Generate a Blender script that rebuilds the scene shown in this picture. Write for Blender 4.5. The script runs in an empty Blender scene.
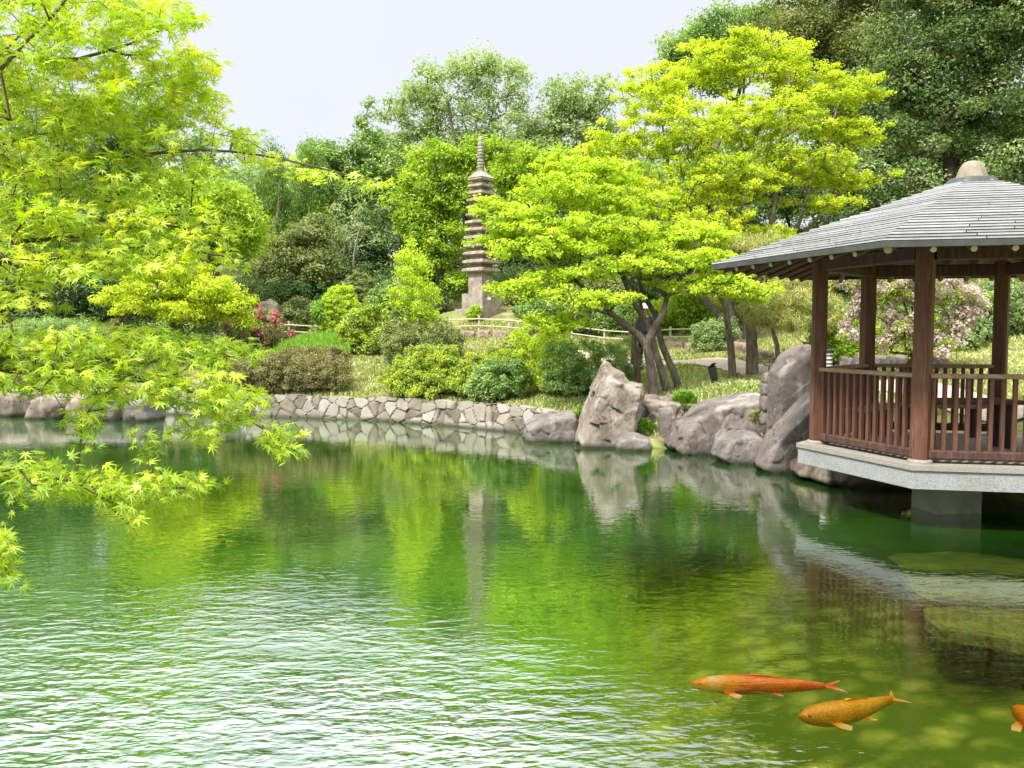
import bpy, bmesh, math, random
import numpy as np
from mathutils import Vector, noise as mnoise

# ------------------------------------------------------------------ camera, sky, sun, exposure
sc = bpy.context.scene
COL = sc.collection
FPX = 850.0
PITCH = 0.061
EYE = 2.27
cam_d = bpy.data.cameras.new('camera')
cam_d.sensor_width = 36
cam_d.lens = FPX / 1024 * 36
cam_d.clip_start = 0.05
cam_d.clip_end = 3000
cam = bpy.data.objects.new('camera', cam_d)
COL.objects.link(cam)
cam.location = (0, 0, EYE)
cam.rotation_euler = (math.pi / 2 - PITCH, 0, 0)
sc.camera = cam

SUN_EL, SUN_AZ = math.radians(52), math.radians(222)     # azimuth clockwise from +Y: behind the viewer, to the left
w = bpy.data.worlds.new('World')
sc.world = w
w.use_nodes = True
nt = w.node_tree
for n in list(nt.nodes):
    nt.nodes.remove(n)
wout = nt.nodes.new('ShaderNodeOutputWorld')
sky = nt.nodes.new('ShaderNodeTexSky')
sky.sky_type = 'NISHITA'
sky.sun_disc = False
sky.sun_elevation = SUN_EL
sky.sun_rotation = SUN_AZ
bg1 = nt.nodes.new('ShaderNodeBackground')
bg1.inputs[1].default_value = 0.10
nt.links.new(sky.outputs[0], bg1.inputs[0])
# thin overcast: pale near the horizon, brighter higher up, slight cloud mottling
geo = nt.nodes.new('ShaderNodeTexCoord')
sep = nt.nodes.new('ShaderNodeSeparateXYZ')
nt.links.new(geo.outputs['Generated'], sep.inputs[0])
ramp = nt.nodes.new('ShaderNodeValToRGB')
nt.links.new(sep.outputs[2], ramp.inputs[0])
cr = ramp.color_ramp
cr.elements[0].position = 0.0
cr.elements[0].color = (0.84, 0.87, 0.93, 1)
cr.elements[1].position = 1.0
cr.elements[1].color = (1.0, 1.0, 1.0, 1)
e = cr.elements.new(0.36); e.color = (0.84, 0.865, 0.925, 1)
ramp2 = nt.nodes.new('ShaderNodeValToRGB')
nt.links.new(sep.outputs[2], ramp2.inputs[0])
c2 = ramp2.color_ramp
c2.elements[0].position = 0.375; c2.elements[0].color = (0.0, 0.0, 0.0, 1)
c2.elements[1].position = 0.75; c2.elements[1].color = (1, 1, 1, 1)
cn = nt.nodes.new('ShaderNodeTexNoise')
cn.inputs['Scale'].default_value = 2.2
cn.inputs['Detail'].default_value = 5
nt.links.new(geo.outputs['Generated'], cn.inputs['Vector'])
m1 = nt.nodes.new('ShaderNodeMath'); m1.operation = 'MULTIPLY_ADD'
nt.links.new(ramp2.outputs[0], m1.inputs[0]); m1.inputs[1].default_value = 1.9; m1.inputs[2].default_value = 0.565
m2 = nt.nodes.new('ShaderNodeMath'); m2.operation = 'MULTIPLY_ADD'
nt.links.new(cn.outputs[0], m2.inputs[0]); m2.inputs[1].default_value = 0.10; nt.links.new(m1.outputs[0], m2.inputs[2])
bg2 = nt.nodes.new('ShaderNodeBackground')
nt.links.new(ramp.outputs[0], bg2.inputs[0])
nt.links.new(m2.outputs[0], bg2.inputs[1])
mx = nt.nodes.new('ShaderNodeMixShader')
mx.inputs[0].default_value = 0.9
nt.links.new(bg1.outputs[0], mx.inputs[1])
nt.links.new(bg2.outputs[0], mx.inputs[2])
nt.links.new(mx.outputs[0], wout.inputs[0])

sl = bpy.data.lights.new('sun', 'SUN')
sl.energy = 3.6
sl.angle = math.radians(7)
sl.color = (1.0, 0.955, 0.88)
so = bpy.data.objects.new('sun', sl)
COL.objects.link(so)
sdir = Vector((math.sin(SUN_AZ) * math.cos(SUN_EL), math.cos(SUN_AZ) * math.cos(SUN_EL), math.sin(SUN_EL)))
so.rotation_euler = sdir.to_track_quat('Z', 'Y').to_euler()
so.location = (0, 0, 60)

sc.view_settings.view_transform = 'Standard'
sc.view_settings.look = 'None'
sc.view_settings.gamma = 1
sc.view_settings.exposure = 0.86
sc.cycles.use_denoising = True
sc.cycles.max_bounces = 7
sc.cycles.diffuse_bounces = 3
sc.cycles.glossy_bounces = 3
sc.cycles.transmission_bounces = 4
sc.cycles.transparent_max_bounces = 6
sc.cycles.sample_clamp_indirect = 6
sc.cycles.caustics_reflective = False
sc.cycles.caustics_refractive = False

# ------------------------------------------------------------------ projection helpers
CP, SP = math.cos(PITCH), math.sin(PITCH)
def ray(px, py):
    a, b = px - 512.0, 384.0 - py
    return np.array([a, FPX * CP + b * SP, -FPX * SP + b * CP])
def P(px, py, d):
    r = ray(px, py)
    return np.array([0, 0, EYE]) + r * (d / r[1])
def G(px, py, z=0.0):
    r = ray(px, py)
    return np.array([0, 0, EYE]) + r * ((z - EYE) / r[2])

# ------------------------------------------------------------------ terrain function
shore_px = [(-60, 408), (0, 409), (100, 413), (230, 416), (377, 421), (457, 427), (519, 433), (545, 438), (600, 443),
            (640, 449), (700, 450), (740, 457), (790, 468), (850, 474), (900, 481), (1024, 503)]
POND = [tuple(G(x, y)[:2]) for x, y in shore_px]
POND += [(7.6, 8.6), (7.2, 5.5), (6.2, 3.2), (4.5, 1.9), (0, 1.5), (-6, 1.4), (-14, 2.5), (-19, 8), (-22, 17), (-20, 25)]
POND = np.array(POND)
def sdist(x, y):
    """signed distance to the pond edge, positive on land"""
    x = np.asarray(x, float); y = np.asarray(y, float)
    best = np.full(x.shape, 1e9); inside = np.zeros(x.shape, bool)
    n = len(POND)
    for i in range(n):
        ax, ay = POND[i]; bx, by = POND[(i + 1) % n]
        ex, ey = bx - ax, by - ay
        t = np.clip(((x - ax) * ex + (y - ay) * ey) / (ex * ex + ey * ey), 0, 1)
        best = np.minimum(best, np.hypot(x - ax - t * ex, y - ay - t * ey))
        c = (ay > y) != (by > y)
        inside ^= c & (x < ex * (y - ay) / (ey if abs(ey) > 1e-9 else 1e-9) + ax)
    return np.where(inside, -best, best)
def sstep(v, a, b):
    t = np.clip((v - a) / (b - a), 0, 1)
    return t * t * (3 - 2 * t)
def ground(x, y):
    x = np.asarray(x, float); y = np.asarray(y, float)
    s = sdist(x, y)
    left = np.interp(s, [-4, -1, 0.02, 0.34, 8, 12, 25, 45, 100, 400], [-1.5, -1.0, -0.7, 0.52, 2.2, 2.9, 6.0, 9, 12, 14])
    right = np.interp(s, [-4, -1, 0.0, 0.5, 2, 6, 8, 12, 25, 45, 100, 400], [-0.9, -0.5, -0.12, 0.35, 0.9, 1.5, 1.75, 2.6, 6.0, 9, 12, 14])
    wr = sstep(x, 0.6, 3.0)
    far = left * (1 - wr) + right * wr
    near = np.interp(s, [-4, -1, 0.1, 0.6, 400], [-1.3, -0.7, -0.3, 0.6, 0.7])
    nearR = np.interp(s, [-6, -2, 0.1, 0.6, 400], [-1.1, -0.45, -0.1, 0.6, 0.7])
    near = near * (1 - wr) + nearR * wr
    wf = sstep(y, 5.5, 12)
    z = near * (1 - wf) + far * wf
    # mild unevenness
    z = z + np.where(s > 0.5, 0.06 * np.sin(x * 1.3 + 1.1) * np.cos(y * 1.7) + 0.03 * np.sin(x * 3.1 + y * 2.3), 0) * sstep(s, 0.5, 2)
    z = z + .62 * np.exp(-((x + 1.13) ** 2 + (y - 31.6) ** 2) / 4.0)
    z = z + np.where(s > 14, 0.9 * np.sin(x * 0.11 + 0.5) * sstep(s, 14, 30), 0)
    return z
def gz(x, y):
    return float(ground(np.array([x]), np.array([y]))[0])
def GT(px, py, dmax=70):
    """where the view ray meets the ground"""
    r = ray(px, py); r = r / r[1]
    d = np.arange(9.0, dmax, 0.08)
    X = r[0] * d; Z = EYE + r[2] * d
    h = ground(X, d)
    i = np.nonzero(h >= Z)[0]
    dd = d[i[0]] if len(i) else dmax
    return np.array([r[0] * dd, dd, gz(r[0] * dd, dd)])

# ------------------------------------------------------------------ object helpers
def tag(o, label=None, cat=None, group=None, kind=None):
    if label: o['label'] = label
    if cat: o['category'] = cat
    if group: o['group'] = group
    if kind: o['kind'] = kind
    return o
def empty(name, loc, label, cat, group=None):
    o = bpy.data.objects.new(name, None)
    o.location = tuple(float(v) for v in loc)
    o.empty_display_size = 0.2
    COL.objects.link(o)
    return tag(o, label, cat, group)
def origin_of(o):
    v = Vector((0, 0, 0))
    while o is not None:
        v = v + o.location
        o = o.parent
    return np.array(v)
def mesh_np(name, V, faces, mats, parent=None, smooth=False, matidx=None, attrs=None, origin=None, split=False):
    """faces: list of (n,k) int arrays. V in world coordinates."""
    V = np.asarray(V, np.float32)
    me = bpy.data.meshes.new(name)
    faces = [np.asarray(f, np.int32) for f in faces if len(f)]
    nl = sum(f.size for f in faces); nf = sum(len(f) for f in faces)
    org = origin_of(parent) if parent is not None else (np.zeros(3) if origin is None else np.asarray(origin, float))
    me.vertices.add(len(V)); me.vertices.foreach_set('co', (V - org.astype(np.float32)).ravel())
    me.loops.add(nl); me.loops.foreach_set('vertex_index', np.concatenate([f.ravel() for f in faces]))
    me.polygons.add(nf)
    ks = np.concatenate([np.full(len(f), f.shape[1], np.int32) for f in faces])
    st = np.concatenate([[0], np.cumsum(ks)[:-1]]).astype(np.int32)
    me.polygons.foreach_set('loop_start', st)
    if matidx is not None: me.polygons.foreach_set('material_index', np.asarray(matidx, np.int32))
    me.update(calc_edges=True)
    me.polygons.foreach_set('use_smooth', np.full(nf, bool(smooth)))
    for k, a in (attrs or {}).items():
        at = me.attributes.new(k, 'FLOAT', 'POINT'); at.data.foreach_set('value', np.asarray(a, np.float32))
    for m in (mats if isinstance(mats, (list, tuple)) else [mats]): me.materials.append(m)
    o = bpy.data.objects.new(name, me)
    COL.objects.link(o)
    if parent is not None: o.parent = parent
    else: o.location = tuple(float(v) for v in org)
    return o
class MB:
    """collects simple solids; build() links them as one mesh"""
    def __init__(s): s.v = []; s.f4 = []; s.f3 = []; s.n = 0; s.o = []; s.mi4 = []; s.mi3 = []
    def add(s, V, F, mi=0):
        V = np.asarray(V, float)
        for f in F:
            g = [i + s.n for i in f]
            if len(g) == 4: s.f4.append(g); s.mi4.append(mi)
            elif len(g) == 3: s.f3.append(g); s.mi3.append(mi)
            else:
                for k in range(1, len(g) - 1): s.f3.append([g[0], g[k], g[k + 1]]); s.mi3.append(mi)
        s.v.append(V); s.n += len(V)
    def beam(s, a, b, wd, ht, up=(0, 0, 1), bev=0.0, mi=0):
        """rectangular bar from a to b, width wd (sideways), height ht (up)"""
        a = np.asarray(a, float); b = np.asarray(b, float)
        d = b - a; d /= np.linalg.norm(d)
        u = np.asarray(up, float); sd = np.cross(d, u)
        if np.linalg.norm(sd) < 1e-5: sd = np.cross(d, (0, 1, 0))
        sd /= np.linalg.norm(sd); u = np.cross(sd, d)
        w2, h2 = wd / 2, ht / 2
        if bev <= 0: prof = [(-w2, -h2), (w2, -h2), (w2, h2), (-w2, h2)]
        else:
            c = bev
            prof = [(-w2 + c, -h2), (w2 - c, -h2), (w2, -h2 + c), (w2, h2 - c), (w2 - c, h2), (-w2 + c, h2), (-w2, h2 - c), (-w2, -h2 + c)]
        k = len(prof)
        V = [a + sd * x + u * y for x, y in prof] + [b + sd * x + u * y for x, y in prof]
        F = [(i, (i + 1) % k, (i + 1) % k + k, i + k) for i in range(k)] + [tuple(range(k))[::-1], tuple(range(k, 2 * k))]
        s.add(V, F, mi)
    def tube(s, pts, rad, k=8, caps=True, mi=0):
        pts = [np.asarray(p, float) for p in pts]
        rad = rad if isinstance(rad, (list, tuple)) else [rad] * len(pts)
        V = []
        for i, p in enumerate(pts):
            d = pts[min(i + 1, len(pts) - 1)] - pts[max(i - 1, 0)]
            d = d / (np.linalg.norm(d) + 1e-9)
            a = np.cross(d, (0, 0, 1) if abs(d[2]) < .9 else (0, 1, 0)); a /= np.linalg.norm(a); b = np.cross(d, a)
            for j in range(k):
                t = 2 * math.pi * j / k
                V.append(p + (a * math.cos(t) + b * math.sin(t)) * rad[i])
        F = []
        for i in range(len(pts) - 1):
            for j in range(k):
                F.append((i * k + j, i * k + (j + 1) % k, (i + 1) * k + (j + 1) % k, (i + 1) * k + j))
        if caps: F += [tuple(range(k))[::-1], tuple(range((len(pts) - 1) * k, len(pts) * k))]
        s.add(V, F, mi)
    def prism(s, poly, z0, z1, mi=0, top=None):
        """vertical prism of an outline; top: optional scaled outline"""
        k = len(poly); top = poly if top is None else top
        V = [(x, y, z0) for x, y in poly] + [(x, y, z1) for x, y in top]
        F = [(i, (i + 1) % k, (i + 1) % k + k, i + k) for i in range(k)] + [tuple(range(k))[::-1], tuple(range(k, 2 * k))]
        s.add(V, F, mi)
    def lathe(s, c, prof, k=16, mi=0):
        V = [(c[0] + r * math.cos(2 * math.pi * j / k), c[1] + r * math.sin(2 * math.pi * j / k), c[2] + z) for r, z in prof for j in range(k)]
        F = [(i * k + j, i * k + (j + 1) % k, (i + 1) * k + (j + 1) % k, (i + 1) * k + j) for i in range(len(prof) - 1) for j in range(k)]
        F += [tuple(range(k))[::-1], tuple(range((len(prof) - 1) * k, len(prof) * k))]
        s.add(V, F, mi)
    def build(s, name, mats, parent=None, smooth=False, origin=None, attrs=None):
        return mesh_np(name, np.concatenate(s.v), [np.array(s.f4, np.int32).reshape(-1, 4), np.array(s.f3, np.int32).reshape(-1, 3)], mats,
                       parent, smooth, s.mi4 + s.mi3, attrs, origin)

# ------------------------------------------------------------------ materials
def srgb(r, g, b):
    f = lambda c: c / 12.92 if c <= .04045 else ((c + .055) / 1.055) ** 2.4
    return (f(r / 255), f(g / 255), f(b / 255))
def newmat(name):
    m = bpy.data.materials.new(name); m.use_nodes = True
    for n in list(m.node_tree.nodes): m.node_tree.nodes.remove(n)
    return m, m.node_tree.nodes, m.node_tree.links
def ramp_node(N, cols, pos=None):
    r = N.new('ShaderNodeValToRGB'); e = r.color_ramp.elements
    pos = pos or [i / (len(cols) - 1) for i in range(len(cols))]
    while len(e) < len(cols): e.new(0.5)
    for i, (c, p) in enumerate(zip(cols, pos)):
        e[i].position = p; e[i].color = (*c, 1) if len(c) == 3 else c
    return r
def leaf_mat(name, cols, trans=0.4, gloss=0.05, rough=0.45, tint=(1.15, 1.1, 0.6)):
    m, N, L = newmat(name)
    at = N.new('ShaderNodeAttribute'); at.attribute_name = 'v'
    r = ramp_node(N, cols); L.new(at.outputs['Fac'], r.inputs[0])
    d = N.new('ShaderNodeBsdfDiffuse'); t = N.new('ShaderNodeBsdfTranslucent'); g = N.new('ShaderNodeBsdfGlossy')
    g.inputs['Roughness'].default_value = rough
    L.new(r.outputs[0], d.inputs[0])
    mul = N.new('ShaderNodeMix'); mul.data_type = 'RGBA'; mul.blend_type = 'MULTIPLY'; mul.inputs[0].default_value = 1
    L.new(r.outputs[0], mul.inputs[6]); mul.inputs[7].default_value = (*tint, 1)
    L.new(mul.outputs[2], t.inputs[0])
    a = N.new('ShaderNodeMixShader'); a.inputs[0].default_value = trans
    L.new(d.outputs[0], a.inputs[1]); L.new(t.outputs[0], a.inputs[2])
    b = N.new('ShaderNodeMixShader'); b.inputs[0].default_value = gloss
    L.new(a.outputs[0], b.inputs[1]); L.new(g.outputs[0], b.inputs[2])
    o = N.new('ShaderNodeOutputMaterial'); L.new(b.outputs[0], o.inputs[0])
    return m
def noise_mat(name, cols, scale=4, stretch=(1, 1, 1), rough=0.85, bump=0.3, bscale=None, detail=8, attr=None, attr_amt=0.5, spots=None, dist=0.0, bdist=0.02, pos=None, spec=0.3):
    m, N, L = newmat(name)
    tc = N.new('ShaderNodeTexCoord'); mp = N.new('ShaderNodeMapping')
    mp.inputs['Scale'].default_value = stretch
    L.new(tc.outputs['Object'], mp.inputs[0])
    n = N.new('ShaderNodeTexNoise'); n.inputs['Scale'].default_value = scale; n.inputs['Detail'].default_value = detail
    n.inputs['Roughness'].default_value = 0.62; n.inputs['Distortion'].default_value = dist
    L.new(mp.outputs[0], n.inputs['Vector'])
    fac = n.outputs[0]
    mr = N.new('ShaderNodeMapRange'); mr.inputs[1].default_value = 0.28; mr.inputs[2].default_value = 0.72
    L.new(fac, mr.inputs[0]); fac = mr.outputs[0]
    if attr:
        at = N.new('ShaderNodeAttribute'); at.attribute_name = attr
        mm = N.new('ShaderNodeMath'); mm.operation = 'MULTIPLY_ADD'; mm.inputs[1].default_value = 1 - attr_amt
        ma = N.new('ShaderNodeMath'); ma.operation = 'MULTIPLY'; ma.inputs[1].default_value = attr_amt
        L.new(at.outputs['Fac'], ma.inputs[0]); L.new(fac, mm.inputs[0]); L.new(ma.outputs[0], mm.inputs[2]); fac = mm.outputs[0]
    r = ramp_node(N, cols, pos); L.new(fac, r.inputs[0])
    colr = r.outputs[0]
    if spots:
        sc_, lo, hi, col, st = spots
        mp2 = N.new('ShaderNodeMapping'); mp2.inputs['Scale'].default_value = st; L.new(tc.outputs['Object'], mp2.inputs[0])
        n2 = N.new('ShaderNodeTexNoise'); n2.inputs['Scale'].default_value = sc_; n2.inputs['Detail'].default_value = 6
        n2.inputs['Roughness'].default_value = 0.65
        L.new(mp2.outputs[0], n2.inputs['Vector'])
        m3 = N.new('ShaderNodeMapRange'); m3.inputs[1].default_value = lo; m3.inputs[2].default_value = hi; L.new(n2.outputs[0], m3.inputs[0])
        mix = N.new('ShaderNodeMix'); mix.data_type = 'RGBA'; L.new(m3.outputs[0], mix.inputs[0]); L.new(colr, mix.inputs[6]); mix.inputs[7].default_value = (*col, 1)
        colr = mix.outputs[2]
    p = N.new('ShaderNodeBsdfPrincipled'); p.inputs['Roughness'].default_value = rough
    p.inputs['Specular IOR Level'].default_value = spec
    L.new(colr, p.inputs['Base Color'])
    if bump:
        nb = N.new('ShaderNodeTexNoise'); nb.inputs['Scale'].default_value = bscale or scale * 4; nb.inputs['Detail'].default_value = 8
        nb.inputs['Roughness'].default_value = 0.6
        L.new(mp.outputs[0], nb.inputs['Vector'])
        bp = N.new('ShaderNodeBump'); bp.inputs['Strength'].default_value = bump; bp.inputs['Distance'].default_value = bdist
        L.new(nb.outputs[0], bp.inputs['Height']); L.new(bp.outputs[0], p.inputs['Normal'])
    o = N.new('ShaderNodeOutputMaterial'); L.new(p.outputs[0], o.inputs[0])
    return m

M = {}
M['bark_grey'] = noise_mat('bark_grey', [(.07, .055, .04), (.17, .14, .11), (.30, .27, .22)], 6, (3, 3, .7), bump=.6)
M['bark_maple'] = noise_mat('bark_maple', [(.05, .038, .028), (.125, .098, .075), (.22, .185, .15)], 7, (3, 3, .7), bump=.8)
M['bark_dark'] = noise_mat('bark_dark', [(.025, .02, .015), (.07, .055, .04), (.12, .10, .08)], 6, (3, 3, .7), bump=.6)
M['bark_pale'] = noise_mat('bark_pale', [(.16, .13, .10), (.32, .28, .23), (.48, .44, .38)], 5, (3, 3, .6), bump=.4)
M['twig'] = noise_mat('twig', [(.05, .035, .015), (.12, .085, .03)], 20, rough=.6, bump=0)
M['soil'] = noise_mat('soil', [(.10, .09, .035), (.20, .20, .07), (.30, .29, .13)], .9, bump=.6, bscale=14, spots=(.35, .45, .62, (.12, .17, .03), (1, 1, 1)), bdist=.05)
M['path'] = noise_mat('path', [(.28, .22, .17), (.38, .31, .24), (.45, .38, .30)], 3, bump=.25, bscale=40)
M['wood'] = noise_mat('wood', [(.060, .025, .014), (.115, .048, .028), (.185, .092, .058)], 5, (6, 6, .6), rough=.6, bump=.3, bscale=24, spots=(3, .5, .75, (.11, .05, .035), (1, 1, .5)))
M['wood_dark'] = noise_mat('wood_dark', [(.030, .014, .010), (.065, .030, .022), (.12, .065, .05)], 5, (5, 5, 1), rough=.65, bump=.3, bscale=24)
M['wood_rail'] = noise_mat('wood_rail', [(.19, .105, .07), (.30, .19, .13), (.40, .28, .21)], 5, (2, 2, 4), rough=.6, bump=.2, bscale=24)
M['wood_end'] = noise_mat('wood_end', [(.50, .44, .37), (.62, .56, .49)], 12, rough=.7, bump=0)
M['granite'] = noise_mat('granite', [(.15, .158, .155), (.29, .30, .295), (.39, .40, .395)], 60, rough=.6, bump=.15, detail=4, spots=(1.6, .48, .74, (.20, .20, .165), (1, 1, 2.5)))
M['granite_top'] = noise_mat('granite_top', [(.18, .165, .135), (.29, .27, .225), (.36, .335, .29)], 50, rough=.7, bump=.15, detail=4, spots=(1.5, .5, .75, (.24, .22, .18), (1, 1, 1)))
M['concrete'] = noise_mat('concrete', [(.24, .26, .19), (.34, .36, .27), (.42, .43, .34)], 3, rough=.85, bump=.2, spots=(2, .5, .7, (.12, .14, .08), (1, 1, .4)))
M['shingle'] = noise_mat('shingle', [(.030, .032, .033), (.060, .063, .065), (.11, .113, .115)], 10, spec=.05, rough=.95, bump=.35, attr='tone', attr_amt=.6, bscale=60, spots=(1.2, .55, .8, (.22, .23, .19), (1, 1, 1)))  # course tops coloured dark to paint the shadow lines between rows
M['shingle_edge'] = noise_mat('shingle_edge', [(.26, .265, .27), (.50, .505, .51)], 10, rough=.7, bump=0, attr='tone', attr_amt=.5)  # butt faces coloured light to paint the lit edges of the courses
M['fascia'] = noise_mat('fascia', [(.035, .040, .036), (.07, .075, .068)], 5, rough=.5, bump=.1)
M['cap'] = noise_mat('cap', [(.15, .125, .085), (.23, .195, .14), (.29, .25, .19)], 6, (2, 2, .6), rough=.8, bump=.2)
M['pagoda'] = noise_mat('pagoda', [(.15, .125, .10), (.31, .26, .21), (.45, .385, .32)], 2.6, rough=.85, bump=.5, spots=(2.2, .52, .72, (.13, .11, .09), (1, 1, 1)))
M['white_plate'] = noise_mat('white_plate', [(.7, .7, .68), (.8, .8, .78)], 10, bump=0)
M['bamboo'] = noise_mat('bamboo', [(.32, .27, .18), (.48, .42, .30), (.58, .52, .40)], 8, rough=.6, bump=.1)
M['log'] = noise_mat('log', [(.20, .16, .11), (.33, .27, .20)], 8, (3, 3, 1), rough=.8, bump=.4)
M['black'] = noise_mat('black', [(.012, .012, .014), (.03, .03, .032)], 8, rough=.5, bump=0)
M['cloth_black'] = noise_mat('cloth_black', [(.012, .012, .016), (.028, .028, .034)], 8, rough=.9, bump=.2)
M['cloth_white'] = noise_mat('cloth_white', [(.72, .72, .74), (.82, .82, .83)], 8, rough=.9, bump=.1)
M['skin'] = noise_mat('skin', [(.52, .33, .24), (.6, .39, .29)], 8, rough=.55, bump=0)
M['sign_brown'] = noise_mat('sign_brown', [(.10, .045, .03), (.16, .07, .05)], 8, rough=.6, bump=.1)
M['white_paint'] = noise_mat('white_paint', [(.50, .50, .48), (.62, .62, .6)], 8, rough=.5, bump=0)

def rock_mat(name, cols, streak, moss=None, lichen=None, scale=1.4, st=(1, 1, .45)):
    """cols: base ramp; streak: pale mineral colour; moss: dark lichen patches"""
    m, N, L = newmat(name)
    tc = N.new('ShaderNodeTexCoord'); mp = N.new('ShaderNodeMapping'); mp.inputs['Scale'].default_value = st
    mp.inputs['Rotation'].default_value = (0.2, 0.35, 0)
    L.new(tc.outputs['Object'], mp.inputs[0])
    def nz(s, d, ro=.65, vec=mp.outputs[0], distn=0.3):
        n = N.new('ShaderNodeTexNoise'); n.inputs['Scale'].default_value = s; n.inputs['Detail'].default_value = d; n.inputs['Roughness'].default_value = ro
        n.inputs['Distortion'].default_value = distn
        L.new(vec, n.inputs['Vector']); return n.outputs[0]
    def rng_(f, a, b):
        q = N.new('ShaderNodeMapRange'); q.inputs[1].default_value = a; q.inputs[2].default_value = b; L.new(f, q.inputs[0]); return q.outputs[0]
    def mixc(f, a, col):
        q = N.new('ShaderNodeMix'); q.data_type = 'RGBA'; L.new(f, q.inputs[0]); L.new(a, q.inputs[6]); q.inputs[7].default_value = (*col, 1); return q.outputs[2]
    r = ramp_node(N, cols); L.new(rng_(nz(scale, 10, .7), .3, .7), r.inputs[0])
    c = mixc(rng_(nz(scale * 1.7, 8, .6, distn=1.0), .52, .68), r.outputs[0], streak)
    if moss:
        c = mixc(rng_(nz(scale * 2.6, 9, .72, tc.outputs['Object']), .56, .63), c, moss)
    if lichen:
        c = mixc(rng_(nz(scale * 5, 6, .6, tc.outputs['Object']), .62, .7), c, lichen)
    c = mixc(rng_(nz(scale * 14, 8, .75, tc.outputs['Object']), .60, .74), c, (.07, .06, .05))
    c = mixc(rng_(nz(scale * .8, 6, .6, tc.outputs['Object'], 1.5), .60, .72), c, (.20, .20, .11))
    # dark wet line just above the water
    p = N.new('ShaderNodeBsdfPrincipled'); p.inputs['Roughness'].default_value = .85; p.inputs['Specular IOR Level'].default_value = .25
    g = N.new('ShaderNodeNewGeometry'); sx = N.new('ShaderNodeSeparateXYZ'); L.new(g.outputs['Position'], sx.inputs[0])
    c = mixc(rng_(sx.outputs[2], .13, .03), c, (.05, .05, .03))
    L.new(c, p.inputs['Base Color'])
    b1 = N.new('ShaderNodeBump'); b1.inputs['Strength'].default_value = 1.0; b1.inputs['Distance'].default_value = .09
    L.new(nz(8, 14, .8), b1.inputs['Height']); L.new(b1.outputs[0], p.inputs['Normal'])
    o = N.new('ShaderNodeOutputMaterial'); L.new(p.outputs[0], o.inputs[0])
    return m
M['rock_beige'] = rock_mat('rock_beige', [(.15, .12, .09), (.29, .235, .19), (.42, .36, .30)], (.48, .43, .37), (.055, .045, .035), scale=1.6)
M['rock_purple'] = rock_mat('rock_purple', [(.10, .082, .072), (.215, .182, .16), (.35, .305, .27)], (.49, .445, .395), (.14, .10, .09), (.3, .3, .28), scale=.9)
M['rock_grey'] = rock_mat('rock_grey', [(.13, .11, .095), (.24, .21, .19), (.35, .315, .29)], (.38, .34, .31), (.16, .14, .12), scale=1.6)
M['rock_brown'] = rock_mat('rock_brown', [(.17, .12, .085), (.32, .24, .18), (.45, .36, .28)], (.48, .41, .33), None, scale=1.2)
M['rock_algae'] = noise_mat('rock_algae', [(.07, .11, .012), (.17, .22, .03), (.28, .32, .06)], 3, rough=.9, bump=.8, bscale=12, bdist=.05, spots=(2.2, .5, .62, (.07, .10, .02), (1, 1, 1)))
def wall_mat():
    m, N, L = newmat('wall_stone')
    at = N.new('ShaderNodeAttribute'); at.attribute_name = 'tone'
    aj = N.new('ShaderNodeAttribute'); aj.attribute_name = 'joint'
    tc = N.new('ShaderNodeTexCoord')
    n = N.new('ShaderNodeTexNoise'); n.inputs['Scale'].default_value = 5; n.inputs['Detail'].default_value = 8; L.new(tc.outputs['Object'], n.inputs['Vector'])
    ad = N.new('ShaderNodeMath'); ad.operation = 'MULTIPLY_ADD'; ad.inputs[1].default_value = .8; L.new(n.outputs[0], ad.inputs[0])
    ml = N.new('ShaderNodeMath'); ml.operation = 'MULTIPLY_ADD'; ml.inputs[1].default_value = .85; ml.inputs[2].default_value = -.32; L.new(at.outputs['Fac'], ml.inputs[0]); L.new(ml.outputs[0], ad.inputs[2])
    r = ramp_node(N, [(.12, .10, .07), (.22, .19, .145), (.31, .275, .225), (.38, .35, .30)]); L.new(ad.outputs[0], r.inputs[0])
    mix = N.new('ShaderNodeMix'); mix.data_type = 'RGBA'; L.new(aj.outputs['Fac'], mix.inputs[0]); L.new(r.outputs[0], mix.inputs[6]); mix.inputs[7].default_value = (.07, .06, .045, 1)
    g = N.new('ShaderNodeNewGeometry'); sx = N.new('ShaderNodeSeparateXYZ'); L.new(g.outputs['Position'], sx.inputs[0])
    q = N.new('ShaderNodeMapRange'); q.inputs[1].default_value = .12; q.inputs[2].default_value = .02; L.new(sx.outputs[2], q.inputs[0])
    mix2 = N.new('ShaderNodeMix'); mix2.data_type = 'RGBA'; L.new(q.outputs[0], mix2.inputs[0]); L.new(mix.outputs[2], mix2.inputs[6]); mix2.inputs[7].default_value = (.06, .06, .04, 1)
    p = N.new('ShaderNodeBsdfPrincipled'); p.inputs['Roughness'].default_value = .9; L.new(mix2.outputs[2], p.inputs['Base Color'])
    b = N.new('ShaderNodeBump'); b.inputs['Strength'].default_value = .5; b.inputs['Distance'].default_value = .03
    n2 = N.new('ShaderNodeTexNoise'); n2.inputs['Scale'].default_value = 18; n2.inputs['Detail'].default_value = 8; L.new(tc.outputs['Object'], n2.inputs['Vector'])
    L.new(n2.outputs[0], b.inputs['Height']); L.new(b.outputs[0], p.inputs['Normal'])
    o = N.new('ShaderNodeOutputMaterial'); L.new(p.outputs[0], o.inputs[0])
    return m
M['wall'] = wall_mat()

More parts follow.
